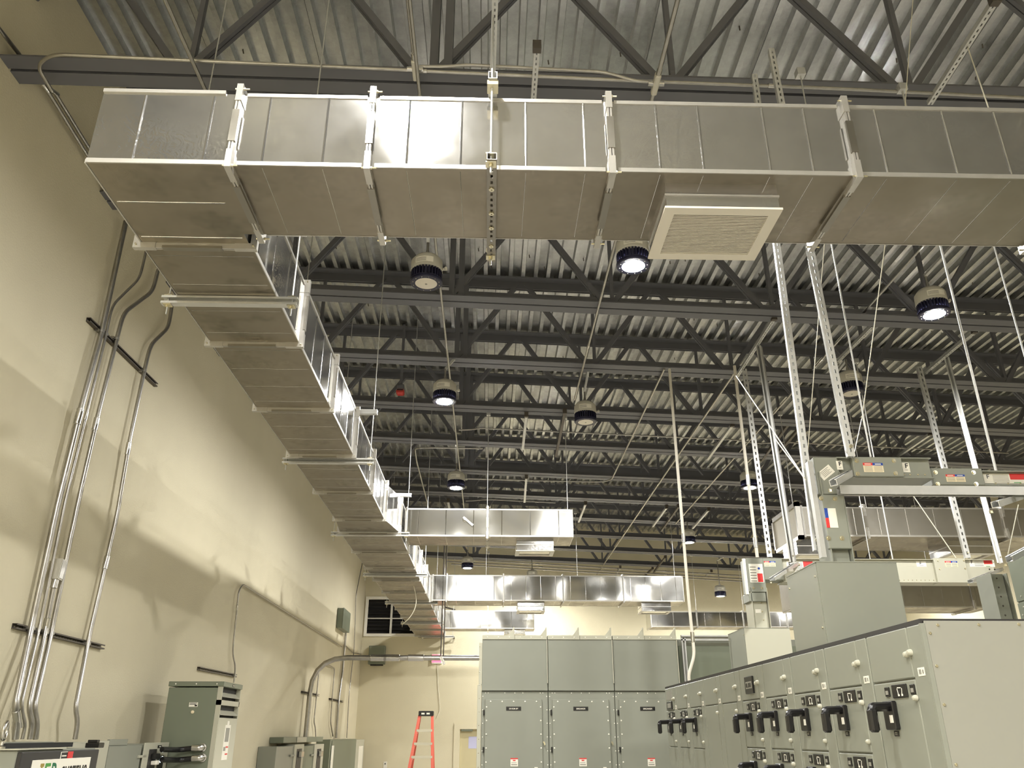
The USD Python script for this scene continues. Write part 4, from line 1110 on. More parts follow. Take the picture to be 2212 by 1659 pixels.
yrun('lamp conduit left of the middle, running under the joists from lamp to lamp', 966, 760, 0.5, 18.2)
yrun('lamp conduit right of the hanging rod, running under the joists to the unlit middle lamp', 1286, 690, 0.5, 10.9)
yrun('lamp conduit at the right, running under the joists past the brightest lamp', 1816, 731, 0.5, 18.4)
yrun('conduit at the top of the picture right of the middle, running towards the camera', 1440, 90, -2, 4.9)
run('bent roof conduit that turns left far in front of the first branch duct', [at(1435, 797, z=ZL) + (.0, .0, 0), at(1319, 1041, z=ZL), at(1235, 1040, z=ZL), at(1000, 1034, z=ZL)], .014, br=.3)
run('slanting roof conduit crossing the picture behind the unlit middle lamp', [at(1590, 800, z=ZL), at(1288, 1243, z=ZL)], .016, couplings=[(0, .35), (0, .6), (0, .8)])
run('thin cross conduit under the sixth joist, kinked at both ends', [at(991, 929, z=ZL), at(1018, 928, z=ZL), at(1036, 925, z=ZL), at(1452, 944, z=ZL), at(1590, 950, z=ZL), at(1620, 956, z=ZL), at(1648, 958, z=ZL), at(1692, 955, z=ZL), at(2178, 979, z=ZL)], .012, br=.1)
run('thin roof conduit with a round bend left of the lamp above the first branch duct', [at(928, 1105, z=ZL), at(900, 997, z=ZL), at(896, 968, z=ZL), at(930, 967, z=ZL), at(1043, 969, z=ZL)], .013, br=.25, couplings=[(0, .97), (2, .5)])
run('thin cross conduit just above the first branch duct', [at(1006, 1082, z=ZL), at(1030, 1081, z=ZL), at(1052, 1079, z=ZL), at(1200, 1086, z=ZL)], .012, br=.1)
t = run('lower of the two thin conduits along the nearest joist, bent at the left wall', [at(112, 196, z=6.46), at(79, 141, z=6.46), at(113, 117, z=6.46)] + [at(u, v, y=4.68) for u, v in ((760, 146), (1060, 160), (1407, 176), (1737, 188), (2240, 212))], .014, br=.22, couplings=[(3, .5), (5, .8)])
run('upper of the two thin conduits along the nearest joist, kinked beside the box fittings', [at(u, v, y=4.66) for u, v in ((905, 144), (967, 144), (1005, 140), (1300, 155), (1340, 165), (1372, 175), (1407, 177))], .0135, br=.1)
for i, (u, v, lab) in enumerate(((897, 150, 'small cast box joining the conduits left of the hanging rod on the nearest joist'), (1417, 181, 'small cast box joining the conduits right of the middle on the nearest joist'))):
    c = at(u, v, y=4.66)
    t = thing('junction_box', lab, 'junction box', c)
    obj('body', G().cbox(c[0] - .022, c[0] + .022, c[1] - .1, c[1] + .1, c[2] - .028, c[2] + .028, .008), 'lamp_body', t)
    obj('hub', G().tube([c + (0, -.16, 0), c + (0, -.09, 0)], .02, 10), 'cast_steel', t, smooth=50); obj('hub', G().tube([c + (-.06, 0, 0), c + (.06, 0, 0)], .02, 10), 'cast_steel', t, smooth=50)
    yrun('conduit passing over the front duct from the %s box fitting of the nearest joist' % ('left' if i == 0 else 'right'), u, v, -2, 4.6, z=c[2])
# pair of conduits turning along the top of the left wall
zt_ = 6.0
run('upper wall-top conduit in the upper left corner, running along the left wall', [at(-15, 45, x=XW + .06), at(100, 192, x=XW + .06), at(190, 338, x=XW + .06), at(268, 462, x=XW + .06)], .016, couplings=[(0, .97)])
run('second wall-top conduit, descending beside the first behind the duct elbow', [at(112, 196, x=XW + .07), at(118, 200, x=XW + .07), at(196, 326, x=XW + .07), at(276, 452, x=XW + .07)], .016, couplings=[(0, .9)])
run('slanting thin conduit crossing the nearest joist at the upper left', [at(352, -10, z=6.42), at(446, 200, z=6.42)], .015)

# white vertical drops to the control cabinets
def drop(label, u, v, y, top, pts=(), r=.016, m='conduit_steel', c=()):
    p = at(u, v, y=y)
    P = [np.array((p[0], y, top))] + ([p] if not pts else [at(a, b, y=y) for a, b in pts])
    return run(label, P, r, m, couplings=c, br=.2)


yd = at(1437, 800, z=6.36)[1]
drop('pale vertical conduit in front of the far switchgear, bent once near its foot', 1497, 1400, at(1437, 797, z=6.36)[1], 6.36, [(1488, 1300), (1497, 1385), (1500, 1415), (1487, 1460), (1491, 1485)], .018, 'grille_white', [(0, .75), (1, .9)])
drop('pale vertical conduit ending on the elbow of the far busway', 1636, 1204, 9.62, 6.36, (), .02, 'grille_white', [(0, .62), (0, .93)])

# slotted struts bridging the joists (their lower face shows)
BR = [((1672, 687), (1588, 818)), ((1889, 700), (1765, 825)), ((2105, 715), (1962, 835)), ((1582, 918), (1528, 992)), ((1706, 912), (1645, 995)), ((1727, 924), (1675, 985)), ((2010, 937), (1930, 992)),
      ((1137, 897), (1129, 970)), ((1220, 890), (1201, 985)), ((1137, 1031), (1133, 1084)), ((1265, 1088), (1250, 1127)), ((1440, 1096), (1410, 1137)), ((1466, 1094), (1428, 1147)), ((1531, 1101), (1496, 1141)),
      ((1070, -20), (1064, 172)), ((2150, 0), (2008, 222)), ((1160, 102), (1152, 218)), ((968, 1082), (971, 1098)), ((1437, 1204), (1412, 1236)), ((1410, 1228), (1394, 1242)), ((1340, 1226), (1330, 1242)), ((1537, 1234), (1512, 1254))]
BL = ['slotted strut bridging two joists, left of the tall hanging struts', 'slotted strut bridging two joists, behind the right tall hanging strut', 'slotted strut bridging two joists, under the brightest lamp', 'short slotted strut bridging two joists, left of the white conduit',
      'dark slotted strut bridging two joists, right of the dark hanging strut', 'short slotted strut bridging two joists, beside the dark one', 'slotted strut bridging two joists, above the near busway at the right', 'light slotted strut bridging two joists, right of the lit left lamp',
      'dark strut bridging two joists, left of the unlit middle lamp', 'strut bridging two joists right above the first branch duct', 'short strut right of the first branch duct end, under the far joists', 'left of three short struts under the far joists, near the slanting conduit',
      'dark middle one of three short struts under the far joists', 'right one of three short struts under the far joists, above the lit lamp', 'slotted strut over the front duct in the middle of the picture, beside the hanging rod', 'strut at the upper right, running from the nearest joist towards the camera',
      'short slotted strut clamped to the nearest joist, right of the hanging rod', 'tiny strut behind the lamp above the first branch duct', 'dark strut above the right end of the long branch duct', 'short strut above the long branch duct, beside the dark one', 'short strut above the middle of the long branch duct', 'short strut left of the low far lamp']
for (a, b), lab in zip(BR, BL):
    z = 6.36
    pa, pb = at(*a, z=z), at(*b, z=z)
    t = thing('joist_strut', lab, 'strut', (pa + pb) / 2)
    obj('channel', G().strut(pa, pb, (0, 0, 1), slots=.05 if (pa + pb)[1] / 2 < 12 else 0), 'strut_dark' if 'dark' in lab else 'strut_steel', t)
    cl = obj('beam_clamp', G().box(pa[0] - .03, pa[0] + .03, pa[1] - .02, pa[1] + .03, z - .028, z + .05), 'strut_dark', t)
# strut lying on top of the front duct, seen end-on, with the rod that carries it
t = thing('joist_strut', 'short strut on top of the front duct, its open end facing the camera', 'strut', (-.012, 3.6, 4.975))
obj('channel', G().strut((-.012, 3.16, 4.982), (-.012, 4.1, 4.982), (0, 0, 1), w=.046, h=.046), 'strut_steel', t)
obj('square_washer', G().box(-.04, .016, 3.17, 3.24, 4.93, 4.957), 'zinc_bolt', t)

# thin threaded rods and wires
RODS = [((817, 640), (803, 905), 6.38, None, 'thin rod hanging from the joist to the right side of the long duct'),
        ((1894, 700), (1870, 900), None, None, 'thin wire at the right, between the tall bright strut and the brightest lamp')]


def rod(label, p, q, r=.0055, clamp=True, m='strut_steel', cat='rod', name='hanging_rod'):
    p, q = np.asarray(p, float), np.asarray(q, float)
    t = thing(name, label, cat, q)
    obj('rod', G().tube([p, q], r, 8), m, t, smooth=50)
    if clamp: obj('clamp', G().box(p[0] - .03, p[0] + .03, p[1] - .03, p[1] + .03, p[2] - .04, p[2] + .02), 'strut_steel', t)
    return t


def vrod(label, u, v, y, top=6.4, **k):
    q = at(u, v, y=y); return rod(label, (q[0], y, top), q, **k)


vrod('bright rod ending on the top of the near busway run, right of its elbow', 1881, 987, 4.53, 6.4)
vrod('bright rod left of the near busway, reaching down past its rail to the far busway', 1929, 1211, 9.5, 6.4, r=.009)
vrod('thin rod behind the near busway, second from its elbow', 1880, 1209, 9.6, 6.4, r=.006)
vrod('long bright rod near the right picture edge, ending behind the near busway', 2152, 1018, 4.66, 6.4, r=.008)
vrod('very long rod at the right picture edge', 2222, 800, 5.0, 6.4, r=.006)
vrod('thin rod left of the dull duct end, with a clevis', 1713, 1092, 11.4, 6.4, r=.006)
vrod('thin rod at the dull duct joint', 1872, 1098, 10.94, 6.4, r=.006)
for lab, a, b, r in (('thin slack wire from the joist to the top of the near busway elbow', at(1590, 812, y=6.0), at(1738, 1032, y=4.5), .004), ('second slack wire twisted beside the first above the near busway elbow', at(1672, 945, y=5.4), at(1740, 1036, y=4.5), .004),
                     ('long thin wire right of the tall struts', at(1913, 520, y=5.6), at(1862, 905, y=5.9), .004), ('left leg of the forked wire above the near busway', at(1861, 905, y=5.9), at(1844, 985, y=4.9), .003), ('right leg of the forked wire above the near busway', at(1864, 905, y=5.9), at(1881, 985, y=5.9), .004),
                     ('thin wire between the two tall struts', at(1783, 500, y=5.2), at(1742, 1010, y=5.2), .003), ('slanting thin wire in front of the dull wide duct', at(1972, 1070, y=9.4), at(2065, 1205, y=9.4), .006), ('thin wire falling at the right edge behind the busway bracket', at(2200, 1090, y=5.4), at(2176, 1205, y=5.4), .003),
                     ('thin wire hanging at the top right from the clip of the strut', at(2091, 104, z=6.34), at(2135, 232, z=5.2), .004), ('thin wire beside it on the left, passing the front duct', at(1972, 0, y=4.4), at(1955, 232, y=4.4), .003)):
    rod(lab, a, b, r, clamp=False, m='cable_white' if 'wire' in lab else 'strut_steel', cat='wire', name='wire')

# rods of the branch ducts
for lab, u, v, y, zt in (('rod of the first branch duct, at its middle joint', 1053, 1092, 11.8, 4.93), ('rod of the first branch duct, near its right end', 1226, 1092, 11.8, 4.93), ('rod above the left part of the long branch duct', 1050, 1240, 17.8, 5.03),
                         ('rod above the middle of the long branch duct', 1247, 1240, 17.8, 5.03), ('rod with an eye above the right end of the long branch duct', 1457, 1240, 17.8, 5.03), ('rod of the dark reflecting far duct', 1504, 1320, 21.8, at(1450, 1321, y=21.5)[2]),
                         ('second rod of the dark reflecting far duct', 1606, 1320, 21.8, at(1450, 1321, y=21.5)[2]), ('rod of the short branch duct nearest the end wall', 1054, 1318, 22.6, 4.95)):
    x = at(u, v, y=y)[0]
    rod(lab, (x, y, chord(y, x)), (x, y, zt), .006)
for lab, x, y in (('rod of the lower far duct at the right', 6.2, 14.35), ('second rod of the lower far duct at the right', 7.8, 14.35), ('rod of the dull wide duct near the right edge', 7.2, 11.4)):
    rod(lab, (x, y, chord(y, x)), (x, y, (ZB6 if y > 12 else 4.83)), .006)
for u0, lab in ((1262, 'left of two long thin pipes hanging in front of the far branch ducts'), (1271, 'right of two long thin pipes hanging before the far branch ducts')):
    pass
pa = at(955, 1340, y=10.6)
for dxx, lab in ((0, 'left of the two long thin rods that end above the thick conduit'), (.055, 'right of the two long thin rods that end above the thick conduit')):
    q = at(952, 1419, y=p1[1])
    rod(lab, (q[0] + dxx, p1[1], 6.5), (q[0] + dxx, p1[1], zc_ + .05), .012, m='strut_dark')
t = thing('junction_box', 'small cast elbow hanging at the thick conduit before the exit sign', 'junction box', at(957, 1430, y=p1[1] - .1))
c = at(955, 1425, y=p1[1] - .08)
obj('body', G().bar(c + (-.03, 0, .06), c + (.05, 0, -.09), .06, .06), 'cast_steel', t)
obj('lid', G().bar(c + (-.02, -.035, .04), c + (.04, -.035, -.07), .05, .008), 'lamp_body', t)
# red alarm horn below the deck at the left
c = at(865, 845, y=11.4)
t = thing('alarm_horn', 'small red alarm horn hung from the deck left of the lit lamp', 'alarm', c)
obj('housing', G().cbox(c[0] - .06, c[0] + .06, c[1] - .06, c[1] + .06, c[2] - .06, c[2] + .02, .02), 'sensor_red', t)
obj('slot', G().box(c[0] - .045, c[0] + .045, c[1] - .064, c[1] - .058, c[2] - .01, c[2] + .006), 'dark_void', t)
obj('bracket', G().cbox(c[0] - .055, c[0] + .055, c[1] - .05, c[1] + .05, c[2] + .02, c[2] + .1, .01).box(c[0] - .02, c[0] + .02, c[1], c[1] + .03, c[2] + .1, zdeck(c[0], c[1]) - .01), 'joist_steel', t)
# slack white cable round the long duct
P = [at(u, v, y=y) for u, v, y in ((896, 1222, 15.6), (891, 1255, 15.7), (899, 1300, 15.8), (884, 1335, 15.9), (868, 1347, 16.0))]
from scipy.interpolate import CubicSpline
cs = CubicSpline(range(5), np.array(P))(np.linspace(0, 4, 30))
t = thing('cable', 'slack white cable looping under the long duct near its far end', 'cable', P[0])
obj('cord', G().tube(cs, .008, 6), 'cable_white', t, smooth=50)
cs = CubicSpline(range(4), np.array([at(u, v, y=YB - .02) for u, v in ((945, 1430), (948, 1500), (950, 1530), (944, 1548))]))(np.linspace(0, 3, 16))
t = thing('cable', 'thin cable hanging on the end wall above the ladder', 'cable', cs[0])
obj('cord', G().tube(cs, .008, 6), 'cable_white', t, smooth=50)

# ------------------------------------------------------------------ things along the left wall
XFY0, XFY1, XF0, XF1, XFZ = 9.4, 10.1, -3.44, -2.866, 2.427
t = thing('transformer_cabinet', 'tall grey transformer cabinet with louvred side, standing at the left wall', 'cabinet', ((XF0 + XF1) / 2, 9.75, 0))
obj('body', G().cbox(XF0, XF1 - .05, XFY0, XFY1, .05, XFZ - .06, .004), 'cabinet_green', t)
obj('lid', G().cbox(XF0 - .006, XF1 + .012, XFY0 - .012, XFY1 + .012, XFZ - .05, XFZ, .004), 'cabinet_green', t)
g = G()
for k in range(3): g.dome((XF0 + .07 + k * .22, XFY0 - .012, XFZ - .025), (0, -1, 0), .008, .005)
keys(obj('lid_screws', g, 'label_white', t), kind='stuff')
obj('side_frame', G().box(XF1 - .05, XF1, XFY0, XFY0 + .02, .05, XFZ - .05).box(XF1 - .05, XF1, XFY1 - .02, XFY1, .05, XFZ - .05).box(XF1 - .05, XF1, XFY0, XFY1, XFZ - .235, XFZ - .185), 'cabinet_light', t)
lo = XFZ - .36
obj('louver_void', G().box(XF1 - .052, XF1 - .046, XFY0 + .02, XFY1 - .02, lo, XFZ - .05), 'dark_void', t)
for z in (XFZ - .13, XFZ - .31):
    obj('louver_slat', G().bar((XF1 - .02, XFY0 + .02, z), (XF1 - .02, XFY1 - .02, z), .075, .004, side=(.75, 0, -.66)), 'cabinet_light', t)
dp = obj('door_panel', G().cbox(XF1 - .05, XF1 + .004, XFY0 + .012, XFY1 - .012, .1, lo, .004), 'cabinet_light', t)
ya = XFY0 + .26
lb = obj('label_strip', G().box(XF1 + .004, XF1 + .006, ya, ya + .2, lo - .42, lo - .07).box(XF1 + .004, XF1 + .006, ya + .06, ya + .13, lo - .07, lo - .03), 'label_white', dp)
obj('label_print', G().box(XF1 + .006, XF1 + .0066, ya + .03, ya + .17, lo - .24, lo - .1).box(XF1 + .006, XF1 + .0066, ya + .02, ya + .1, lo - .33, lo - .29), 'label_grey', lb)
obj('label_red_mark', G().box(XF1 + .006, XF1 + .0066, ya + .1, ya + .19, lo - .30, lo - .285).box(XF1 + .006, XF1 + .0066, ya + .1, ya + .19, lo - .37, lo - .355), 'label_red', lb)
pl = obj('plate', G().box(at(408, 1525, y=XFY0)[0], at(427, 1525, y=XFY0)[0], XFY0 - .002, XFY0, at(415, 1527, y=XFY0)[2], at(415, 1517, y=XFY0)[2]), 'label_white', t)
c = at(417, 1521, y=XFY0)
obj('plate_text', G().box(c[0] - .035, c[0] + .04, XFY0 - .003, XFY0 - .002, c[2] + .008, c[2] + .013).box(c[0] - .035, c[0] + .03, XFY0 - .003, XFY0 - .002, c[2] - .004, c[2] + .001).box(c[0] + .02, c[0] + .045, XFY0 - .003, XFY0 - .002, c[2] - .022, c[2] - .006), 'black_plastic', pl)
c = at(416, 1538, y=XFY0)
obj('knockout_plug', G().lathe([(.018, 0), (.016, .008), (0, .01)], (c[0], XFY0, c[2]), (0, -1, 0), 12), 'label_cream', t, smooth=40)
c = at(505, 1480, x=XF1 + .012)
obj('badge', G().box(XF1 + .012, XF1 + .014, c[1] - .04, c[1] + .04, XFZ - .04, XFZ - .012), 'black_plastic', t)
obj('badge_mark', G().box(XF1 + .014, XF1 + .0146, c[1] - .02, c[1] + .02, XFZ - .03, XFZ - .022), 'label_white', t)
# two flexible conduits with angle connectors
for k, (v, lab) in enumerate(((1615, 'upper dark flexible conduit entering the transformer cabinet front'), (1637, 'lower dark flexible conduit entering the transformer cabinet front'))):
    c = at(432, v, y=XFY0 - .03)
    t = thing('flexible_conduit', lab, 'conduit', c)
    e0 = at(350, v + 4, y=9.0)
    obj('hose', G().tube(bend([e0, (c[0] - .2, XFY0 - .06, c[2] - .02), (c[0] - .05, XFY0 - .06, c[2] - .005)], .1), .026, 10), 'black_plastic', t, smooth=50)
    obj('connector', G().tube(bend([(c[0] - .07, XFY0 - .06, c[2] - .006), (c[0] + .02, XFY0 - .06, c[2]), (c[0] + .02, XFY0, c[2])], .05), .033, 12).lathe([(.033, 0), (.042, .004), (.042, .016), (.033, .02)], (c[0] + .02, XFY0, c[2]), (0, -1, 0), 12), 'cast_steel', t, smooth=50)

# wiring gutter and boxes on the wall
def zpx(u, v, x): return at(u, v, x=x)[2]
GX = -3.42
y0, y1 = 5.2, at(205, 1602, x=GX)[1]
zt = at(130, 1604, x=GX)[2]
t = thing('wiring_gutter', 'long grey wiring gutter on the left wall where the conduit bundle ends', 'gutter', ((XW + GX) / 2, 6.4, zt - .2))
obj('body', G().cbox(XW + .004, GX, y0, y1, zt - .2, zt, .004), 'cabinet_light', t)
obj('cover', G().cbox(GX, GX + .004, y0 + .02, y1 - .01, zt - .19, zt - .012, .001), 'cabinet_light', t)
obj('screw', G().dome((GX + .004, y1 - .5, zt - .03), (1, 0, 0), .008, .005), 'zinc_bolt', t)
BX = -3.36
ya, yb, yc = at(205, 1600, x=BX)[1], at(236, 1598, x=BX)[1], at(309, 1600, x=BX)[1]
t = thing('disconnect_switch', 'grey wall disconnect box between the gutter and the light switch panel', 'switch box', ((XW + BX) / 2, (ya + yc) / 2, 1.2))
z1 = zpx(260, 1610, BX)
obj('body', G().cbox(XW + .004, BX, ya, yc, 1.1, z1, .004), 'cabinet_grey', t)
obj('top_flange', G().cbox(BX - .02, BX + .002, yb + .01, at(276, 1600, x=BX)[1], z1, zpx(250, 1597, BX), .002), 'cabinet_grey', t)
obj('door', G().cbox(BX, BX + .012, yb, yc - .03, 1.12, z1 - .006, .003), 'cabinet_grey', t)
obj('side_post', G().cbox(BX, BX + .01, ya, yb - .01, 1.1, zpx(220, 1600, BX), .003), 'cabinet_light', t)
c = at(303, 1634, x=BX)
obj('hinge', G().cbox(BX, BX + .03, c[1] - .1, c[1] + .08, c[2] - .012, c[2] + .012, .003), 'cabinet_light', t)
SX = -3.33
ya, yb = at(314, 1604, x=SX)[1], at(366, 1603, x=SX)[1]
z1 = zpx(340, 1604, SX)
t = thing('disconnect_switch', 'light grey switch panel with a black rocker lever and lit indicators', 'switch box', ((XW + SX) / 2, (ya + yb) / 2, 1.2))
obj('body', G().cbox(XW + .004, SX - .01, max(ya, yc) + .015, yb - .01, 1.1, z1 - .01, .004), 'cabinet_grey', t)
fr = obj('front_panel', G().cbox(SX - .01, SX, ya, yb, 1.1, z1, .003), 'cabinet_light', t)
def sy(u, v=1630): return at(u, v, x=SX)[1]
def sz(v, u=340): return at(u, v, x=SX)[2]
obj('lever_slot', G().box(SX, SX + .004, sy(321), sy(337), 1.3, sz(1618)), 'black_paint', fr)
obj('lever', G().cbox(SX + .004, SX + .05, sy(326), sy(336), sz(1640), sz(1627), .006), 'black_plastic', fr)
obj('lever_tip', G().cbox(SX + .004, SX + .06, sy(327), sy(334), sz(1651), sz(1642), .006), 'label_white', fr)
ind = obj('indicator_panel', G().box(SX, SX + .004, sy(342), sy(354), 1.3, sz(1633)), 'black_plastic', fr)
for u, v in ((350, 1636), (346, 1642), (345, 1645)):
    obj('indicator_light', G().dome((SX + .004, sy(u, v), sz(v, u)), (1, 0, 0), .011, .006), 'led_white', ind)
bd = obj('badge', G().box(SX, SX + .003, sy(338), sy(346), sz(1616), sz(1610)), 'black_plastic', fr)
obj('badge_mark', G().box(SX + .003, SX + .0036, sy(341), sy(344), sz(1614), sz(1612)), 'label_white', bd)

# free-standing control panel with the sign at the lower left edge
CX = -2.9
ya, yb = at(45, 1640, x=CX)[1], at(211, 1640, x=CX)[1]
z1 = at(130, 1622, x=CX)[2]
t = thing('starter_cabinet', 'control cabinet with black front frame and white company sign at the lower left', 'cabinet', (CX - .2, (ya + yb) / 2, 0))
obj('body', G().cbox(CX - .36, CX - .03, ya - .0, yb, .05, z1 + .01, .004), 'cabinet_grey', t)
obj('top_lip', G().box(CX - .38, CX - .01, ya - .02, yb - .5, z1 + .012, z1 + .02), 'cabinet_light', t)
obj('rear_top', G().cbox(CX - .40, CX - .2, ya - .0, yb - .3, z1 + .02, z1 + .055, .003), 'cabinet_grey', t)
obj('vent_cover', G().box(CX - .2, CX - .12, ya + .02, yb - .18, z1 + .02, z1 + .05), 'dark_void', t)
fr = obj('front_frame', G().cbox(CX - .03, CX, ya, yb, .1, z1, .005), 'black_paint', t)
sa, sb = at(70, 1650, x=CX + .004)[1], at(194, 1650, x=CX + .004)[1]
zs_ = at(130, 1639, x=CX + .004)[2]
sg = obj('sign', G().box(CX, CX + .004, sa, sb, zs_ - .32, zs_), 'label_white', t)
L = sb - sa
hh = .115; zb_ = at(100, 1650, x=CX + .004)[2] - hh
for txt, m, f0, f1 in (('I', 'letter_gold', .125, .19), ('E', 'letter_green', .195, .30), ('P', 'letter_dark_green', .31, .40)):
    obj('logo_letter', G().text(txt, hh, (CX + .004, sa + L * f0, zb_), (0, 1, 0), (0, 0, 1), maxw=L * (f1 - f0) * .95), m, sg)
zb2 = at(160, 1653, x=CX + .004)[2] - .095
obj('sign_text', G().text('SYSTEMS', .09, (CX + .004, sa + L * .49, zb2), (0, 1, 0), (0, 0, 1), maxw=L * .46), 'black_plastic', sg)
fl = at(152, 1630, x=CX)
obj('red_plate', G().box(CX, CX + .003, at(146, 1630, x=CX)[1], at(157, 1630, x=CX)[1], fl[2] - .03, fl[2] + .02), 'label_red', fr)
pz = at(138, 1630, x=CX)
obj('maker_plate_edge', G().box(CX, CX + .003, at(131, 1630, x=CX)[1], at(145, 1630, x=CX)[1], pz[2] + .014, pz[2] + .018).box(CX, CX + .003, at(131, 1630, x=CX)[1], at(132, 1630, x=CX)[1], pz[2] - .03, pz[2] + .014).box(CX, CX + .003, at(134, 1630, x=CX)[1], at(143, 1630, x=CX)[1], pz[2] - .012, pz[2] - .004), 'label_white', fr)
c = at(195, 1616, x=CX - .1)
obj('latch_block', G().cbox(CX - .12, CX - .02, c[1] - .05, c[1] + .05, z1 + .01, z1 + .045, .004).cbox(CX - .12, CX - .05, c[1] - .02, c[1] + .03, z1 + .045, z1 + .065, .003), 'black_plastic', t)
c = at(9, 1588, x=CX - .15)
ey = t
ar = np.linspace(0, 2 * math.pi, 25)
ey = obj('eye_bolt', G().tube([(c[0] - .3 * .045 * math.cos(q), c[1] + .045 * math.cos(q), z1 + .125 + .05 * math.sin(q)) for q in ar], .012, 8, cap=False), 'cast_steel', ey, smooth=60)
obj('shank', G().lathe([(.03, 0), (.03, .012), (.016, .02), (.014, .04), (0, .04)], (c[0], c[1], z1 + .055 - .035), n=12), 'cast_steel', ey, smooth=40)

# far cluster of switch boxes on the left wall
KX = -3.42
def ky(u): return at(u, 1620, x=KX)[1]
def kz(u, v): return at(u, v, x=KX)[2]
for ua, ub, v, m, lab in ((597, 634, 1612, 'cabinet_grey', 'first grey switch box of the far wall cluster, with a lever'), (655, 677, 1611, 'cabinet_green', 'second switch box of the far wall cluster, dark green-grey, with a lever')):
    t = thing('disconnect_switch', lab, 'switch box', (KX, (ky(ua) + ky(ub)) / 2, 1))
    y0, y1, z1 = ky(ua), ky(ub), kz((ua + ub) / 2, v)
    obj('body', G().cbox(XW + .004, KX, y0, y1, .9, z1, .005), m, t)
    y2 = ky(ub + 20)
    sp = obj('switch_panel', G().cbox(XW + .004, KX + .02, y1, y2, .9, z1 + .02, .005), 'cabinet_light', t)
    ym = (y1 + y2) / 2
    zz_ = kz(ub + 9, v + 16)
    obj('lever_slot', G().box(KX + .02, KX + .025, ym - .2, ym + .2, zz_ - .3, zz_ + .08), 'black_paint', sp)
    obj('lever', G().cbox(KX + .025, KX + .09, ym - .09, ym + .12, zz_ - .06, zz_ + .04, .01), 'cast_steel', sp)
    obj('handle_stub', G().bar((KX + .02, y1 - .3, zz_ - .02), (KX + .02, y1, zz_ - .02), .02, .03), 'cabinet_grey', t)
t = thing('gutter_box', 'grey junction box behind the far switch boxes, under the thick conduit', 'box', (XW, ky(660), 1.6))
obj('body', G().cbox(XW + .004, KX - .06, ky(618), ky(702), 1.765, kz(655, 1592), .004), 'cabinet_green', t)
obj('front_plate', G().cbox(KX - .06, KX - .05, ky(646), ky(666), 1.765, kz(655, 1592), .003), 'cabinet_light', t)
t = thing('panel_board', 'wide dark green-grey panel board at the far end of the left wall', 'panel', (KX, ky(740), 1))
y0, y1, z1 = ky(712), ky(768), kz(740, 1597)
obj('body', G().cbox(XW + .004, KX, y0, y1, .4, z1, .005), 'cabinet_green', t)
obj('cover', G().cbox(KX, KX + .012, y0 + .2, y1 - .05, .45, z1 - .02, .004), 'cabinet_green', t)
dr = obj('side_panel', G().cbox(XW + .004, KX + .01, y1, ky(785), .4, z1 - .02, .005), 'cabinet_light', t)
obj('label_strip', G().box(KX + .012, KX + .014, y0 + .15, y0 + .45, .8, z1 - .12), 'label_white', t)
obj('schedule_holder', G().box(KX + .01, KX + .014, ky(774), ky(783), 1.0, z1 - .18), 'label_white', dr)

# ------------------------------------------------------------------ the end wall
t = thing('window_1', 'dark louvred air opening with white frame, high on the end wall behind the long duct', None, kind='structure')
obj('void', G().box(LX0, LX1, YB + .17, YB + .2, LZ0, LZ1), 'dark_void', t)
g = G()
for a in ((LX0 - .06, LX0 + .02, LZ0 - .06, LZ1 + .06), (LX1 - .02, LX1 + .06, LZ0 - .06, LZ1 + .06)): g.box(a[0], a[1], YB - .05, YB + .02, a[2], a[3])
for a in ((LZ0 - .06, LZ0 + .02), (LZ1 - .02, LZ1 + .06)): g.box(LX0 + .02, LX1 - .02, YB - .05, YB + .02, a[0], a[1])
obj('window_frame', g, 'label_white', t)
xm = at(845, 1340, y=YB)[0]; zm = at(830, 1336, y=YB)[2]
obj('mullion', G().box(xm - .03, xm + .03, YB - .03, YB + .02, LZ0, LZ1), 'lamp_body', t)
obj('transom', G().box(LX0, LX1, YB - .02, YB + .02, zm - .015, zm + .015), 'lamp_body', t)
for k in range(9):
    z = LZ0 + .06 + k * .112
    obj('louver_blade', G().bar((LX0 + .02, YB + .1, z), (LX1 - .02, YB + .1, z), .12, .006, side=(0, .8, .6)), 'black_paint', t)
t = thing('door_1', 'beige metal door in the end wall left of the switchgear', None, kind='structure')
obj('door_leaf', G().cbox(DX0 + .05, DX1 - .05, YB + .06, YB + .11, .01, DZ - .05, .004), 'door_paint', t)
g = G().box(DX0 - .12, DX0 + .05, YB - .03, YB + .13, 0, DZ + .1).box(DX1 - .05, DX1 + .12, YB - .03, YB + .13, 0, DZ + .1).box(DX0 + .05, DX1 - .05, YB - .03, YB + .13, DZ - .05, DZ + .1)
obj('door_frame', g, 'back_paint', t)
a, b = at(996, 1578, y=YB)[0], at(1021, 1578, y=YB)[0]; z = at(1008, 1574, y=YB)[2]
cl = obj('door_closer', G().cbox(a, b, YB - .02, YB + .06, z - .07, z + .02, .008), 'cabinet_green', t)
obj('closer_arm', G().bar((a + .05, YB + .0, z + .04), (b + .1, YB + .0, z + .05), .03, .02), 'black_paint', cl)
a = at(1012, 1600, y=YB)[0]; z0, z1 = at(1020, 1617, y=YB)[2], at(1020, 1591, y=YB)[2]
obj('notice_paper', G().box(a, a + .3, YB + .057, YB + .06, z0, z1), 'paper_lilac', t)
c = at(815, 1416, y=YB)
t = thing('wall_box', 'grey box on the end wall below the louvred opening, behind the thick conduit', 'box', c)
x0, x1 = at(798, 1416, y=YB)[0], at(833, 1416, y=YB)[0]; z0, z1 = at(815, 1436, y=YB)[2], at(815, 1396, y=YB)[2]
obj('body', G().cbox(x0, x1, YB - .2, YB, z0, z1, .01), 'cabinet_green', t)
obj('door', G().cbox(x0 + .01, x1 - .01, YB - .212, YB - .2, z0 + .06, z1 - .01, .004), 'cabinet_green', t)
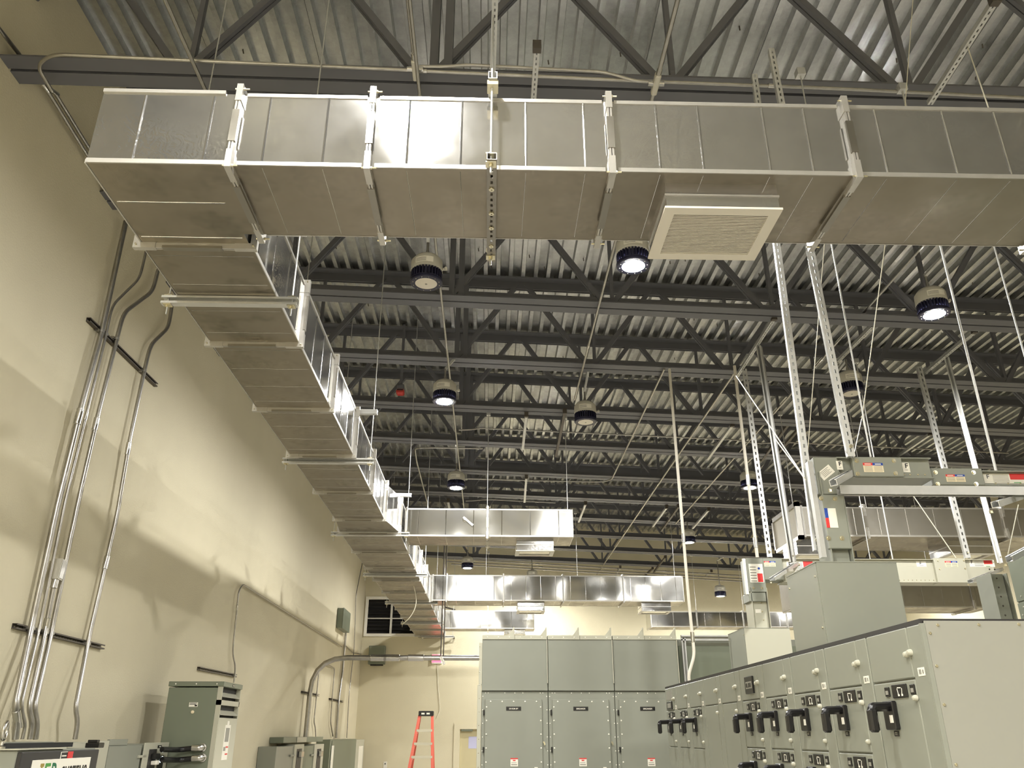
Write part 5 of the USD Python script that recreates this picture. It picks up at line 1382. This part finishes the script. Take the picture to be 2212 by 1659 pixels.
obj('foot_fitting', G().box(x0 + .06, x0 + .24, YB - .15, YB - .02, z0 - .03, z0).box(x1 - .22, x1 - .05, YB - .15, YB - .02, z0 - .03, z0), 'dark_void', t)
c = at(943, 1424, y=YB)
t = thing('exit_sign', 'small red lit exit sign on the end wall, crossed by the thick conduit', 'sign', c)
x0, x1 = at(932, 1424, y=YB)[0], at(955, 1424, y=YB)[0]; z0, z1 = at(943, 1434, y=YB)[2], at(943, 1413, y=YB)[2]
obj('housing', G().cbox(x0, x1, YB - .06, YB, z0, z1, .008), 'label_white', t)
obj('face', G().box(x0 + .02, x1 - .02, YB - .064, YB - .06, z0 + .03, z1 - .02), 'exit_red', t)
obj('exit_letters', G().text('EXIT', (z1 - z0) * .45, (x0 + .05, YB - .064, z0 + .09), (1, 0, 0), (0, 0, 1), maxw=(x1 - x0) * .7), 'label_white', t)
c = at(832, 1652, y=YB)
t = thing('wall_switch', 'small pale switch plate low on the end wall, right of the panel board', 'switch', c)
obj('plate', G().cbox(c[0] - .05, c[0] + .05, YB - .012, YB, c[2] - .08, c[2] + .08, .004), 'label_white', t)
obj('toggle', G().box(c[0] - .012, c[0] + .012, YB - .03, YB - .012, c[2] + .01, c[2] + .04), 'black_plastic', t)
# small horizontal dark bars on the wall beside the duct end
for a, b, lab in (((912, 1377), (980, 1376), 'thin dark rail on the end wall under the long duct'), ((962, 1312), (982, 1317), 'short dark bracket arm left of the short branch duct')):
    p, q = at(*a, y=YB - .3), at(*b, y=YB - .3)
    t = thing('rail_bracket', lab, 'bracket', p)
    obj('arm', G().strut(p, q, (0, -1, 0)), 'strut_dark', t)
    obj('post', G().box(q[0] - .02, q[0] + .02, YB - .3, YB, q[2] - .02, q[2] + .02), 'strut_dark', t)

# step ladder
LY = 22.6
def lx(u, v): return at(u, v, y=LY)[0]
def lz(u, v): return at(u, v, y=LY)[2]
ztop = lz(920, 1542)
xl, xr = lx(906, 1545), lx(935, 1545)
bl_, br_ = xl - .21 * ztop * .62, xr + .05 * ztop * .62
t = thing('step_ladder', 'orange fibreglass step ladder with black top, open before the end wall', 'ladder', ((xl + xr) / 2, LY, 0))
obj('top_cap', G().cbox(lx(905, 1540), lx(937, 1540), LY - .12, LY + .14, lz(920, 1547), lz(920, 1536), .012), 'black_plastic', t)
obj('tool_slot', G().box(lx(911, 1541), lx(918, 1541), LY - .124, LY - .12, lz(920, 1543.5), lz(920, 1540)).box(lx(922, 1541), lx(929, 1541), LY - .124, LY - .12, lz(920, 1543.5), lz(920, 1540)), 'label_white', t)
zc = lz(920, 1546)
def rail_l(z): f = (zc - z) / zc; return np.array((xl + .01 + (-.36) * f, LY - .05 - .42 * f, z))
def rail_r(z): f = (zc - z) / zc; return np.array((xr - .01 + .12 * f, LY - .05 - .42 * f, z))
for f in (rail_l, rail_r): obj('front_rail', G().bar(f(0), f(zc), .07, .09, side=(1, 0, 0)), 'ladder_orange', t)
for s, x0, dxx in ((0, xl + .02, -.36), (1, xr - .02, .12)):
    obj('rear_rail', G().bar((x0 + dxx, LY + .75, 0), (x0, LY + .08, zc), .05, .06, side=(1, 0, 0)), 'ladder_orange', t)
for k in range(1, 8):
    z = zc - .05 - .305 * k
    if z < .1: break
    a, b = rail_l(z), rail_r(z)
    st = obj('step', G().bar(a, b, .1, .06, side=(0, 1, 0)), 'ladder_aluminium', t)
    obj('step_brace', G().bar(a + (.01, -.03, -.08), a + (.07, -.03, -.01), .012, .012).bar(b + (-.01, -.03, -.08), b + (-.07, -.03, -.01), .012, .012), 'ladder_aluminium', st)
    fa = (zc - z) / zc
    obj('rear_bar', G().bar((xl + .02 - .36 * fa, LY + .08 + .67 * fa, z), (xr - .02 + .12 * fa, LY + .08 + .67 * fa, z), .025, .025), 'ladder_aluminium', t)

# conduit rack before the end wall, below the last joist
for k, (a, b, lab) in enumerate((((955, 1206), (1640, 1246), 'uppermost of three thin conduits below the last joist'), ((965, 1213), (1640, 1253), 'middle one of three thin conduits below the last joist'), ((975, 1219), (1650, 1259), 'lowest of three thin conduits below the last joist'))):
    run(lab, [at(*a, y=24.2 - .1 * k), at(*b, y=24.2 - .1 * k)], .02, couplings=[(0, .3), (0, .7)])
